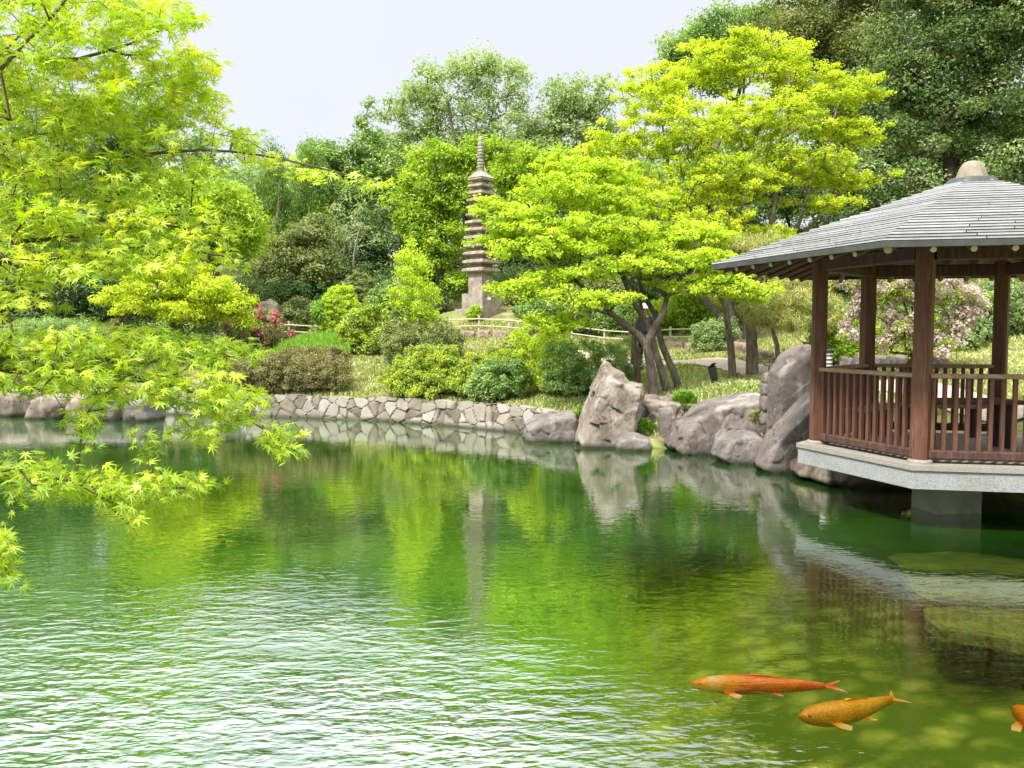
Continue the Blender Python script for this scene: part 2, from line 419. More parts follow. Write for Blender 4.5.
# foliage (base colour ramps, dark to light leaf of the same plant)
LM = {}
LM['maple_near'] = leaf_mat('maple_near', [(.20, .36, .010), (.37, .54, .014), (.52, .64, .022), (.64, .69, .05), (.55, .28, .03)], .5, .05, tint=(1.15, 1.15, .5))
LM['yellow'] = leaf_mat('leaf_yellow', [(.30, .42, .015), (.47, .60, .022), (.62, .73, .04), (.70, .77, .07)], .45, .03)
LM['lime'] = leaf_mat('leaf_lime', [(.26, .40, .015), (.43, .60, .025), (.58, .73, .05), (.66, .77, .09)], .45, .03)
LM['bright'] = leaf_mat('leaf_bright', [(.16, .29, .014), (.29, .45, .02), (.43, .60, .03), (.52, .65, .06)], .45, .04)
LM['mid'] = leaf_mat('leaf_mid', [(.09, .19, .03), (.18, .32, .06), (.30, .46, .10), (.42, .55, .17)], .4, .06)
LM['pale'] = leaf_mat('leaf_pale', [(.16, .25, .08), (.26, .38, .13), (.38, .50, .20), (.50, .58, .30)], .45, .03)
LM['olive'] = leaf_mat('leaf_olive', [(.10, .14, .04), (.19, .24, .065), (.30, .35, .12), (.42, .45, .19)], .35, .03)
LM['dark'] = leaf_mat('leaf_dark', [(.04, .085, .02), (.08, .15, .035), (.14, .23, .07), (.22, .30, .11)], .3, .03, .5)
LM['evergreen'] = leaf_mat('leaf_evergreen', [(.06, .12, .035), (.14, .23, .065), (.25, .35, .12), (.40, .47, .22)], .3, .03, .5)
LM['conifer'] = leaf_mat('leaf_conifer', [(.08, .16, .02), (.15, .28, .03), (.25, .40, .06)], .35, .03)
LM['pine'] = leaf_mat('leaf_pine', [(.18, .22, .04), (.30, .35, .08), (.44, .46, .13), (.55, .44, .15)], .3, .04)
LM['sasa'] = leaf_mat('leaf_sasa', [(.18, .23, .05), (.30, .36, .09), (.44, .47, .18), (.56, .55, .30)], .3, .05)
LM['grass'] = leaf_mat('leaf_grass', [(.12, .28, .02), (.22, .42, .035), (.32, .55, .05)], .4, .05)
LM['hedge'] = leaf_mat('leaf_hedge', [(.10, .085, .035), (.19, .175, .06), (.29, .28, .09), (.42, .42, .14)], .25, .04)
LM['azalea'] = leaf_mat('leaf_azalea', [(.12, .20, .02), (.27, .39, .03), (.45, .56, .04), (.60, .62, .07)], .4, .05)
LM['flower_pink'] = leaf_mat('flower_pink', [(.55, .34, .40), (.66, .48, .54), (.72, .62, .64)], .4, .02, tint=(1, 1, 1))
LM['flower_red'] = leaf_mat('flower_red', [(.60, .07, .14), (.70, .16, .24)], .35, .02, tint=(1, 1, 1))

# ------------------------------------------------------------------ foliage + branching
def leafs(C, R, npc, size, rng, up=0.5, shape=0.5, cv=0.55, hollow=2.0, sizevar=.35, vshift=None, hang=0.0):
    """leaf blades spread through ellipsoidal clumps. C (n,3) centres, R (n,3) radii, npc leaves per clump"""
    C = np.asarray(C); R = np.asarray(R); n = len(C); N = n * npc
    idx = np.repeat(np.arange(n), npc)
    u = rng.normal(size=(N, 3)); u /= np.linalg.norm(u, axis=1)[:, None]
    rr = rng.random(N) ** (1 / hollow)
    p = C[idx] + u * rr[:, None] * R[idx]
    nrm = u * (1 - up) + np.array([0, 0, 1]) * up + rng.normal(size=(N, 3)) * .38
    nrm /= np.linalg.norm(nrm, axis=1)[:, None]
    t = rng.normal(size=(N, 3)); t[:, 2] -= hang * 3
    t -= (t * nrm).sum(1)[:, None] * nrm; t /= np.linalg.norm(t, axis=1)[:, None]
    s = np.cross(nrm, t)
    Ln = size * (1 + sizevar * rng.uniform(-1, 1, N))
    Wd = Ln * shape
    V = np.empty((N, 4, 3))
    V[:, 0] = p - t * (Ln * .5)[:, None]
    V[:, 1] = p + s * (Wd * .5)[:, None] + nrm * (Wd * .18)[:, None]
    V[:, 2] = p + t * (Ln * .5)[:, None] - nrm * (Ln * .12)[:, None]
    V[:, 3] = p - s * (Wd * .5)[:, None] + nrm * (Wd * .18)[:, None]
    F = np.arange(N * 4).reshape(N, 4)
    cvv = rng.random(n)
    if vshift is not None: cvv = np.clip(cvv + vshift, 0, 1)
    v = np.clip(cv * cvv[idx] + (1 - cv) * rng.random(N), 0, 1)
    return V.reshape(-1, 3), F, np.repeat(v, 4)

def skeleton(paths, targets, rng, step=0.35, tip=0.012, expo=.5, sag=0.0, rise=.25):
    """paths: list of (points, r0, r1) trunk lines; every target is joined to the nearest suitable node"""
    pos = []; par = []; base_r = []
    for pts, r0, r1 in paths:
        pts = [np.asarray(p, float) for p in pts]
        # Catmull-Rom through the points
        dense = []
        for i in range(len(pts) - 1):
            p0 = pts[max(i - 1, 0)]; p1 = pts[i]; p2 = pts[i + 1]; p3 = pts[min(i + 2, len(pts) - 1)]
            k = max(2, int(np.linalg.norm(p2 - p1) / step))
            for j in range(k):
                t = j / k
                dense.append(.5 * ((2 * p1) + (-p0 + p2) * t + (2 * p0 - 5 * p1 + 4 * p2 - p3) * t * t + (-p0 + 3 * p1 - 3 * p2 + p3) * t ** 3))
        dense.append(pts[-1])
        prev = -1
        if len(pos) and np.min(np.linalg.norm(np.array(pos) - dense[0], axis=1)) < 0.02:
            prev = int(np.argmin(np.linalg.norm(np.array(pos) - dense[0], axis=1))); dense = dense[1:]
        m = len(dense)
        for i, q in enumerate(dense):
            pos.append(q); par.append(prev); base_r.append(r0 + (r1 - r0) * (i / max(1, m - 1)) ** .8); prev = len(pos) - 1
    ntr = len(pos)
    cap = ntr + len(targets) * 8 + 10
    A = np.zeros((cap, 3)); A[:ntr] = np.array(pos); n = ntr
    par = par + [0] * (cap - ntr); br = base_r + [0.0] * (cap - ntr)
    root = A[0]
    order = np.argsort(np.linalg.norm((targets - root) * [1, 1, .8], axis=1))
    ends = []
    for ti in order:
        t = targets[ti]
        d = t - A[:n]; L = np.linalg.norm(d, axis=1)
        cost = L + rise * 4 * np.maximum(0, -d[:, 2] + .25 * np.hypot(d[:, 0], d[:, 1]) * rise)
        cost[0] += 5
        j = int(np.argmin(cost)); a = A[j]; l = L[j]
        k = int(np.clip(l / (step * 1.4), 1, 6))
        side = rng.normal(size=3) * l * .07
        prev = j
        for q in range(1, k + 1):
            f = q / k
            p = a + (t - a) * f + side * math.sin(math.pi * f) + np.array([0, 0, -sag * l * math.sin(math.pi * f)])
            A[n] = p; par[n] = prev; prev = n; n += 1
        ends.append(prev)
    A = A[:n]; par = np.array(par[:n]); br = np.array(br[:n])
    wgt = np.zeros(n)
    for e_ in ends: wgt[e_] += 1
    for i in range(n - 1, -1, -1):
        if par[i] >= 0 and i >= ntr: wgt[par[i]] += wgt[i]
    r = np.where(np.arange(n) < ntr, br, tip * np.maximum(wgt, 1) ** expo)
    for i in range(ntr, n):
        r[i] = min(r[i], r[par[i]] * .92)
    return A, par, r, wgt

def tubes(A, par, r, k=6):
    n = len(A)
    child = {}
    for i in range(n):
        if par[i] >= 0: child.setdefault(par[i], []).append(i)
    main = {p: max(c, key=lambda i: r[i]) for p, c in child.items()}
    V = []; F = []; ring = {}
    def mk(p, d, rad):
        d = d / (np.linalg.norm(d) + 1e-9)
        a = np.cross(d, (0.13, 0.99, 0.05)); a /= (np.linalg.norm(a) + 1e-9); b = np.cross(d, a)
        s = len(V)
        for j in range(k):
            t = 2 * math.pi * j / k
            V.append(p + (a * math.cos(t) + b * math.sin(t)) * rad)
        return s
    for i in range(n):
        p = par[i]
        if p < 0: 
            if i in main: ring[i] = mk(A[i], A[main[i]] - A[i], r[i])
            continue
        d = A[i] - A[p]
        if i in main: d2 = d / (np.linalg.norm(d) + 1e-9) + (A[main[i]] - A[i]) / (np.linalg.norm(A[main[i]] - A[i]) + 1e-9)
        else: d2 = d
        ri = mk(A[i], d2, r[i])
        ring[i] = ri
        if main.get(p) == i and p in ring: rp = ring[p]
        else: rp = mk(A[p], d, min(r[i] * 1.25, r[p] * .95))
        for j in range(k): F.append((rp + j, rp + (j + 1) % k, ri + (j + 1) % k, ri + j))
    return np.array(V), np.array(F)

def blob(px, py, rx, ry, d, dz=0.0, rd=None):
    """an ellipsoid of crown given by its place in space: centre on the view ray at depth d"""
    s = d / FPX
    return (P(px, py, d) + [0, 0, dz], np.array([rx * s, (rd if rd is not None else rx * s * .8), ry * s]))
def clumps(blobs, n_total, rng, lo=.35, size=None, flat=1.0, below=None):
    """clump centres inside the blobs, more towards their outside"""
    vol = np.array([np.prod(b[1]) ** (2 / 3) for b in blobs]); cnt = np.maximum(3, (vol / vol.sum() * n_total)).astype(int)
    C = []; R = []
    for (c, r), m in zip(blobs, cnt):
        u = rng.normal(size=(m, 3)); u /= np.linalg.norm(u, axis=1)[:, None]
        f = lo + (1 - lo) * rng.random(m) ** .6
        f = np.where(rng.random(m) < .12, f * 1.12, f)
        C.append(c + u * r * f[:, None])
        q = size if size else np.prod(r) ** (1 / 3) * 1.5 / m ** (1 / 3)
        rr = q * rng.uniform(.65, 1.35, m)
        R.append(np.stack([rr, rr, rr * flat], 1))
    return np.concatenate(C), np.concatenate(R)

LEAFCOUNT = [0]
def tree(name, label, cat, base, paths, blobs, leaf, seed=1, nclump=120, npc=120, lsize=.12, csize=None, flat=.7, lo=.35, up=.5, shape=.5, bark='bark_grey',
         tip=.014, k=6, group=None, hollow=2.0, hang=0.0, rise=.25, step=.4, cv=.55, sag=0.0, extra=None, crown_name='crown', trunk_name='trunk', minz=None):
    rng = np.random.default_rng(seed)
    C, R = clumps(blobs, nclump, rng, lo, csize, flat)
    if minz is None:
        gg = ground(C[:, 0], C[:, 1]); C[:, 2] = np.maximum(C[:, 2], gg + .25)
    root = empty(name, base, label, cat, group)
    A, par, r, wgt = skeleton(paths, C, rng, step, tip, rise=rise, sag=sag)
    V, F = tubes(A, par, r, k)
    mesh_np(trunk_name, V, [F], M[bark], root, smooth=True)
    LV, LF, v = leafs(C, R, npc, lsize, rng, up, shape, cv, hollow, hang=hang)
    LEAFCOUNT[0] += len(LF)
    mesh_np(crown_name, LV, [LF], LM[leaf], root, attrs={'v': v})
    if extra: extra(root, C, R, rng)
    return root
def trunk_up(base, top, r0, r1, bend=.3, rng=None, n=4):
    rng = rng or np.random.default_rng(3)
    base = np.asarray(base, float); top = np.asarray(top, float)
    pts = []
    for i in range(n + 1):
        f = i / n
        pts.append(base + (top - base) * f + (rng.normal(size=3) * [bend, bend, 0] * math.sin(math.pi * f) * .6 if 0 < i < n else 0))
    return (pts, r0, r1)

# ------------------------------------------------------------------ ground, water, path
def axis(segs):
    out = []
    for a, b, st in segs: out += list(np.arange(a, b, st))
    return np.array(out + [segs[-1][1]])
gx = axis([(-400, -60, 20), (-60, -24, 2), (-24, 16, .3), (16, 40, 1.2), (40, 60, 4), (60, 400, 20)])
gy = axis([(-300, -20, 20), (-20, 0, 2), (0, 34, .3), (34, 60, 1), (60, 120, 4), (120, 700, 30)])
XX, YY = np.meshgrid(gx, gy)
ZZ = ground(XX, YY)
nx, ny = len(gx), len(gy)
ii = np.arange(nx * ny).reshape(ny, nx)
F = np.stack([ii[:-1, :-1], ii[:-1, 1:], ii[1:, 1:], ii[1:, :-1]], -1).reshape(-1, 4)
def soil_mat():
    m, N, L = newmat('ground')
    g = N.new('ShaderNodeNewGeometry'); sx = N.new('ShaderNodeSeparateXYZ'); L.new(g.outputs['Position'], sx.inputs[0])
    def nz(s, d=8, ro=.6):
        n = N.new('ShaderNodeTexNoise'); n.inputs['Scale'].default_value = s; n.inputs['Detail'].default_value = d; n.inputs['Roughness'].default_value = ro
        L.new(g.outputs['Position'], n.inputs['Vector']); return n.outputs[0]
    def rg(f, a, b):
        q = N.new('ShaderNodeMapRange'); q.inputs[1].default_value = a; q.inputs[2].default_value = b; L.new(f, q.inputs[0]); return q.outputs[0]
    r = ramp_node(N, [(.11, .10, .045), (.22, .22, .08), (.34, .33, .15)]); L.new(rg(nz(3), .3, .7), r.inputs[0])
    mixg = N.new('ShaderNodeMix'); mixg.data_type = 'RGBA'; L.new(rg(nz(.5), .45, .6), mixg.inputs[0]); L.new(r.outputs[0], mixg.inputs[6]); mixg.inputs[7].default_value = (.16, .19, .05, 1)
    # pond bed: algae covered stones and silt
    vo = N.new('ShaderNodeTexVoronoi'); vo.inputs['Scale'].default_value = 3.2; vo.feature = 'F1'
    mpv = N.new('ShaderNodeMapping'); mpv.inputs['Scale'].default_value = (1, 1, .2); L.new(g.outputs['Position'], mpv.inputs[0]); L.new(mpv.outputs[0], vo.inputs['Vector'])
    vr = ramp_node(N, [(.46, .50, .10), (.30, .38, .05), (.10, .16, .015)], [0, .35, .6]); L.new(vo.outputs['Distance'], vr.inputs[0])
    mixb = N.new('ShaderNodeMix'); mixb.data_type = 'RGBA'; L.new(rg(nz(1.3), .42, .6), mixb.inputs[0]); L.new(vr.outputs[0], mixb.inputs[6]); mixb.inputs[7].default_value = (.10, .17, .015, 1)
    mix = N.new('ShaderNodeMix'); mix.data_type = 'RGBA'; L.new(rg(sx.outputs[2], -.02, .06), mix.inputs[0]); L.new(mixb.outputs[2], mix.inputs[6]); L.new(mixg.outputs[2], mix.inputs[7])
    p = N.new('ShaderNodeBsdfPrincipled'); p.inputs['Roughness'].default_value = .95; p.inputs['Specular IOR Level'].default_value = .1
    L.new(mix.outputs[2], p.inputs['Base Color'])
    b = N.new('ShaderNodeBump'); b.inputs['Strength'].default_value = .7; b.inputs['Distance'].default_value = .06; L.new(nz(9, 10), b.inputs['Height']); L.new(b.outputs[0], p.inputs['Normal'])
    o = N.new('ShaderNodeOutputMaterial'); L.new(p.outputs[0], o.inputs[0])
    return m
tag(mesh_np('ground', np.stack([XX, YY, ZZ], -1).reshape(-1, 3), [F], soil_mat(), smooth=True), kind='structure')

def water_mat():
    m, N, L = newmat('pond_water')
    g = N.new('ShaderNodeNewGeometry'); sx = N.new('ShaderNodeSeparateXYZ'); L.new(g.outputs['Position'], sx.inputs[0])
    def mth(op, a, b=None, c=None):
        q = N.new('ShaderNodeMath'); q.operation = op
        for i, x in enumerate((a, b, c)):
            if x is None: continue
            if isinstance(x, (int, float)): q.inputs[i].default_value = x
            else: L.new(x, q.inputs[i])
        return q.outputs[0]
    def rg(f, a, b, c=0, d=1, smooth=False):
        q = N.new('ShaderNodeMapRange'); q.inputs[1].default_value = a; q.inputs[2].default_value = b; q.inputs[3].default_value = c; q.inputs[4].default_value = d
        if smooth: q.interpolation_type = 'SMOOTHSTEP'
        L.new(f, q.inputs[0]); return q.outputs[0]
    def nz(scl, st, d=2, ro=.5, rot=0, distn=0):
        mp = N.new('ShaderNodeMapping'); mp.inputs['Scale'].default_value = st; mp.inputs['Rotation'].default_value = (0, 0, rot)
        L.new(g.outputs['Position'], mp.inputs[0])
        n = N.new('ShaderNodeTexNoise'); n.inputs['Scale'].default_value = scl; n.inputs['Detail'].default_value = d; n.inputs['Roughness'].default_value = ro; n.inputs['Distortion'].default_value = distn
        L.new(mp.outputs[0], n.inputs['Vector']); return n.outputs[0]
    X, Y = sx.outputs[0], sx.outputs[1]
    # breeze: stronger ripples in the open water near the bank the viewer stands on
    t = mth('MULTIPLY_ADD', X, -.55, mth('MULTIPLY', Y, 1.0))          # Y - .55 X
    breeze = rg(mth('MULTIPLY_ADD', mth('MAXIMUM', X, -1.6), .9, Y), 7.1, 4.0, 0, 1, True)
    amp = mth('MULTIPLY_ADD', breeze, .50, mth('ADD', .030, mth('MULTIPLY', rg(Y, 18, 7), .035)))
    gust = rg(nz(.55, (1, 1.4, 1), 3, .5), .3, .7, .45, 1.4)
    amp = mth('MULTIPLY', amp, gust)
    h1 = nz(4.3, (1.0, 2.1, 1), 2, .5, .12, .5)
    h2 = nz(11, (1.0, 1.8, 1), 1.5, .5, -.2, .4)
    h3 = nz(1.4, (1.0, 1.8, 1), 2, .5, .2)
    h = mth('ADD', mth('MULTIPLY', h1, .85), mth('ADD', mth('MULTIPLY', h2, .30), mth('MULTIPLY', h3, .35)))
    hh = mth('MULTIPLY', h, amp)
    b = N.new('ShaderNodeBump'); b.inputs['Strength'].default_value = 1.0; b.inputs['Distance'].default_value = .050; L.new(hh, b.inputs['Height'])
    # body of the water: green and cloudy, clearing towards the shallow stony shore
    clear = mth('MULTIPLY', rg(mth('MULTIPLY_ADD', Y, -.10, X), -.8, .75, 0, 1, True), rg(Y, 11.5, 7.5, .0, 1, True))
    murk = mth('MULTIPLY_ADD', clear, -.93, .95)
    cr_ = ramp_node(N, [(.014, .075, .010), (.036, .135, .012), (.072, .185, .015)]); L.new(rg(nz(.45, (1, 1, 1), 4, .6), .35, .65), cr_.inputs[0])
    df = N.new('ShaderNodeBsdfDiffuse'); L.new(cr_.outputs[0], df.inputs[0])
    tr = N.new('ShaderNodeBsdfTransparent'); tr.inputs[0].default_value = (.99, .98, .78, 1)
    bd = N.new('ShaderNodeMixShader'); L.new(murk, bd.inputs[0]); L.new(tr.outputs[0], bd.inputs[1]); L.new(df.outputs[0], bd.inputs[2])
    gl = N.new('ShaderNodeBsdfGlossy'); gl.inputs['Roughness'].default_value = .012; L.new(b.outputs[0], gl.inputs['Normal'])
    fr = N.new('ShaderNodeFresnel'); fr.inputs[0].default_value = 1.75; L.new(b.outputs[0], fr.inputs['Normal'])
    ff = mth('MINIMUM', mth('MULTIPLY_ADD', fr.outputs[0], 1.35, mth('MULTIPLY_ADD', clear, -.30, .36)), .86)
    ms = N.new('ShaderNodeMixShader'); L.new(ff, ms.inputs[0]); L.new(bd.outputs[0], ms.inputs[1]); L.new(gl.outputs[0], ms.inputs[2])
    o = N.new('ShaderNodeOutputMaterial'); L.new(ms.outputs[0], o.inputs[0])
    return m
tag(mesh_np('pond_water', [(-26, .5, 0), (10, .5, 0), (10, 27.5, 0), (-26, 27.5, 0)], [np.array([[0, 1, 2, 3]])], water_mat()), kind='structure')

def ribbon(name, pts, width, mat, lift=.03):
    pts = [np.asarray(p, float)[:2] for p in pts]; C = []
    for i in range(len(pts) - 1):
        p0 = pts[max(i - 1, 0)]; p1 = pts[i]; p2 = pts[i + 1]; p3 = pts[min(i + 2, len(pts) - 1)]
        for j in range(12):
            t = j / 12
            C.append(.5 * ((2 * p1) + (-p0 + p2) * t + (2 * p0 - 5 * p1 + 4 * p2 - p3) * t * t + (-p0 + 3 * p1 - 3 * p2 + p3) * t ** 3))
    C.append(pts[-1]); C = np.array(C); T = np.gradient(C, axis=0); T /= np.linalg.norm(T, axis=1)[:, None]; Nn = np.stack([-T[:, 1], T[:, 0]], 1)
    m = 7; V = []
    for q in range(m):
        f = (q / (m - 1) - .5) * width
        XY = C + Nn * f; V.append(np.stack([XY[:, 0], XY[:, 1], ground(XY[:, 0], XY[:, 1]) + lift + .02 * math.cos(math.pi * (q / (m - 1) - .5))], 1))
    V = np.stack(V, 1); n = len(C); ix = np.arange(n * m).reshape(n, m)
    F = np.stack([ix[:-1, :-1], ix[1:, :-1], ix[1:, 1:], ix[:-1, 1:]], -1).reshape(-1, 4)
    return tag(mesh_np(name, V.reshape(-1, 3), [F], mat, smooth=True), kind='structure')
PATH = [P(560, 330, 26.4)[:2], P(640, 330, 23.4)[:2], P(700, 330, 22.2)[:2], P(760, 330, 20.6)[:2], P(830, 330, 18.2)[:2], P(900, 330, 16.6)[:2], P(960, 330, 15.2)[:2], P(1040, 330, 13.2)[:2]]
ribbon('path', PATH, 1.15, M['path'])

# ------------------------------------------------------------------ stone retaining wall
def stone_wall(name, label, line, z0, z1, thick=.4, cell=.36, seed=2, mat='wall', zfun=None):
    rng = np.random.default_rng(seed)
    line = np.array(line); seg = np.linalg.norm(np.diff(line, axis=0), axis=1); cum = np.concatenate([[0], np.cumsum(seg)]); Lt = cum[-1]
    nu = int(Lt / .035); nv = max(6, int((z1 - z0) / .03))
    u = np.linspace(0, Lt, nu); v = np.linspace(0, z1 - z0, nv)
    U, W = np.meshgrid(u, v)
    gu = np.arange(0, Lt + cell, cell); gv = np.arange(0, (z1 - z0) + cell * .8, cell * .72)
    S = np.array([(a + rng.uniform(-.62, .62) * cell + (j % 2) * cell * .5, b + rng.uniform(-.48, .48) * cell) for j, b in enumerate(gv) for a in gu])
    tone = rng.random(len(S)); tiltx = rng.normal(size=len(S)) * .06; tilty = rng.normal(size=len(S)) * .08
    d1 = np.full(U.shape, 9.); d2 = np.full(U.shape, 9.); id1 = np.zeros(U.shape, int)
    for i, (a, b) in enumerate(S):
        d = np.hypot(U - a, (W - b) * 1.15)
        n2 = np.where(d < d1, d1, np.minimum(d2, d)); id1 = np.where(d < d1, i, id1); d1 = np.minimum(d1, d); d2 = n2
    edge = (d2 - d1)
    out = np.clip(edge / .05, 0, 1) ** .5 * .035 + (U - S[id1, 0]) * tiltx[id1] + (W - S[id1, 1]) * tilty[id1] + tone[id1] * .025
    out *= 1
    X = np.interp(U, cum, line[:, 0]); Y = np.interp(U, cum, line[:, 1])
    tx = np.interp(U, (cum[:-1] + cum[1:]) / 2, np.diff(line[:, 0]) / seg); ty = np.interp(U, (cum[:-1] + cum[1:]) / 2, np.diff(line[:, 1]) / seg)
    topn = np.interp(u, np.arange(0, Lt + .4, .4), rng.uniform(-.05, .04, len(np.arange(0, Lt + .4, .4))))
    Zb = z0 + W * (1 + topn[None, :] / (z1 - z0))
    if zfun is not None: Zb = Zb + zfun(X, Y)
    batter = W * .12
    Xf = X + ty * (out - batter); Yf = Y - tx * (out - batter)
    V = np.stack([Xf, Yf, Zb], -1).reshape(-1, 3)
    ix = np.arange(nu * nv).reshape(nv, nu)
    F = [np.stack([ix[:-1, :-1], ix[:-1, 1:], ix[1:, 1:], ix[1:, :-1]], -1).reshape(-1, 4)]
    # cap and back
    b = len(V); Vt = np.stack([X[-1] - ty[-1] * thick, Y[-1] + tx[-1] * thick, Zb[-1] - .02], -1); Vb = Vt.copy(); Vb[:, 2] = Zb[0]
    V = np.concatenate([V, Vt, Vb]); t = ix[-1]; k = b + np.arange(nu); k2 = k + nu
    F.append(np.stack([t[:-1], t[1:], k[1:], k[:-1]], -1)); F.append(np.stack([k[:-1], k[1:], k2[1:], k2[:-1]], -1))
    jt = np.clip(1.1 - edge / .028, 0, 1).ravel()
    jt = np.concatenate([jt, np.zeros(2 * nu)]); tn = np.concatenate([tone[id1].ravel(), np.full(2 * nu, .5)])
    org = (line[0, 0], line[0, 1], z0)
    return tag(mesh_np(name, V, F, M[mat], smooth=False, attrs={'tone': tn, 'joint': jt}, origin=org), label, 'wall')
wl = [G(x, y)[:2] for x, y in ((150, 414), (230, 416), (300, 418), (377, 421), (457, 427), (519, 433), (548, 438))]
stone_wall('stone_wall', 'low retaining wall of irregular pale stones along the pond below the clipped hedges', wl, -.5, .60)

# ------------------------------------------------------------------ rocks
def rock(name, label, outline, d, thick, mat='rock_grey', seed=1, cuts=8, p=16, amp=.05, group=None, sub=6, base_sink=.25, cat='rock', lean=0.0, fr=.80, bk=.85):
    """outline in the picture of the widest section, set at depth d; thick is the real front to back size"""
    W = np.array([P(x, y, d) for x, y in outline])
    W[W[:, 2] < W[:, 2].min() + .08, 2] -= base_sink
    c = W.mean(0)
    rngr = np.random.default_rng(seed)
    pts = []
    for f, s in ((-.5, fr), (-.18, .96), (.18, 1.0), (.5, bk)):
        for q in W:
            v = c + (q - c) * s; v = v + [0, f * thick + rngr.uniform(-.06, .06) * thick + lean * (q[2] - c[2]), 0]
            if f == -.5 and q[2] < c[2]: v[2] = q[2]
            pts.append(v)
    pts = np.array(pts) + rngr.normal(size=(len(pts), 3)) * .012 * thick
    c = pts.mean(0)
    bm = bmesh.new()
    for q in pts: bm.verts.new(tuple(q - c))
    bmesh.ops.convex_hull(bm, input=list(bm.verts))
    bm.normal_update()
    pl = [(np.array(f.normal), f.verts[0].co.dot(f.normal)) for f in bm.faces if f.calc_area() > 1e-6]
    bm.free()
    Nn = np.array([a for a, b in pl]); H = np.array([b for a, b in pl])
    sg = np.sign(H); Nn = Nn * sg[:, None]; H = np.abs(H) + 1e-4
    bm = bmesh.new(); bmesh.ops.create_icosphere(bm, subdivisions=sub, radius=1)
    V = np.array([v.co[:] for v in bm.verts]); Fc = np.array([[v.index for v in f.verts] for f in bm.faces]); bm.free()
    rc = np.random.default_rng(seed + 500); D_ = rc.normal(size=(cuts, 3)); D_ /= np.linalg.norm(D_, axis=1)[:, None]
    # support of the hull along each direction, from a first pass over the sphere
    q0 = np.clip(V @ Nn.T / H, 1e-9, None).max(1); P0 = V / q0[:, None]
    H2 = (D_ @ P0.T).max(1) * rc.uniform(.88, .98, cuts)
    Nn = np.concatenate([Nn, D_]); H = np.concatenate([H, H2])
    q = np.clip(V @ Nn.T / H, 0, None)
    qm = q.max(1)
    p = p * 5
    r = 1 / (qm * ((q / qm[:, None]) ** p).sum(1) ** (1 / p))
    r *= 1.03
    Pn = V * r[:, None]
    sz = np.linalg.norm(Pn, axis=1).mean()
    off = Vector((seed * 7.3, seed * 1.7, 0))
    for i in range(len(Pn)):
        w_ = Vector(Pn[i])
        a = mnoise.fractal(w_ * (1.8 / sz) + off, .75, 2.2, 7) * amp * sz * 1.5
        b_ = (abs(mnoise.noise(w_ * (3.0 / sz) + off * 2)) + .5 * abs(mnoise.noise(w_ * (8.0 / sz) + off))) * amp * sz * .9
        dv, pv = mnoise.voronoi(w_ * (2.1 / sz) + off)
        q1 = pv[0]; hx = math.sin(q1.x * 12.99 + q1.y * 78.2 + q1.z * 37.7) * 43758.5; hx -= math.floor(hx); hy = (hx * 97.13) % 1.0; hz = (hx * 331.7) % 1.0
        loc = (w_ * (2.1 / sz) + off) - q1
        tilt = (loc.x * (hx - .5) + loc.y * (hy - .5) + loc.z * (hz - .5)) * .26 + (hx - .5) * .07
        crack = (1 - min(1.0, (dv[1] - dv[0]) / .07)) * .022
        Pn[i] += V[i] * (a * .6 - b_ + (tilt - crack) * sz * min(1.0, amp / .04))
    o = mesh_np(name, Pn + c, [Fc], M[mat], smooth=True, origin=(c[0], c[1], W[:, 2].min()))
    return tag(o, label, cat, group)

rock('standing_stone', 'tall pale standing stone with a pointed top and dark lichen at the pond edge',
     [(571, 444), (585, 408), (597, 376), (604, 363), (609, 365), (622, 375), (640, 386), (642, 398), (634, 420), (628, 446), (600, 447)], 17.0, 1.0, 'rock_beige', 3, p=22, amp=.032)
rock('boulder', 'flat topped low boulder standing at the foot of the retaining wall', [(523, 440), (525, 424), (541, 415), (574, 411), (580, 418), (576, 440)], 17.9, 1.3, 'rock_grey', 4, p=26, amp=.022)
rock('boulder', 'small rounded boulder in the water in front of the tall pointed stone', [(611, 450), (616, 438), (634, 433), (650, 438), (655, 451), (634, 454)], 16.4, .7, 'rock_grey', 5, p=9, amp=.016)
rock('boulder', 'wide low reddish brown boulder leaning against the lawn bank', [(668, 445), (676, 425), (700, 406), (740, 396), (770, 394), (772, 440), (720, 453), (680, 451)], 16.2, 1.3, 'rock_purple', 6, p=18, amp=.026)
rock('boulder', 'rounded grey boulder in the water before the wide reddish boulder', [(713, 455), (718, 440), (736, 431), (755, 433), (766, 446), (766, 459), (740, 462)], 14.9, .9, 'rock_grey', 7, p=10, amp=.022)
rock('standing_stone', 'tallest purple grey slab of rock beside the gazebo', [(770, 460), (771, 372), (783, 354), (800, 345), (814, 346), (820, 440), (816, 466)], 14.6, .7, 'rock_purple', 9, p=24, amp=.016, cuts=5)
rock('boulder', 'pinkish wedge of rock sloping down into the water at the foot of the tallest slab', [(755, 466), (770, 436), (796, 408), (812, 392), (818, 430), (812, 470), (786, 473)], 13.9, .8, 'rock_purple', 10, p=26, amp=.020, cuts=5)
rock('boulder', 'dark mossy block under the leaning maple trunks', [(634, 444), (632, 402), (652, 396), (678, 398), (684, 425), (682, 444)], 17.6, 1.0, 'rock_beige', 11, p=18, amp=.07)
rock('stone_post', 'narrow upright pale slab beside the mossy block', [(659, 446), (659, 409), (671, 407), (673, 446)], 16.8, .22, 'rock_grey', 12, p=30, amp=.015)
rock('boulder', 'long worn boulder on the shore beneath the gazebo platform', [(800, 474), (804, 450), (880, 452), (925, 466), (934, 492), (860, 486)], 13.0, 1.6, 'rock_brown', 13, p=14, amp=.05)
rock('boulder', 'boulder in the shade behind the gazebo pier', [(960, 505), (965, 470), (1030, 466), (1060, 510)], 12.6, 1.2, 'rock_beige', 14, p=14, amp=.05)
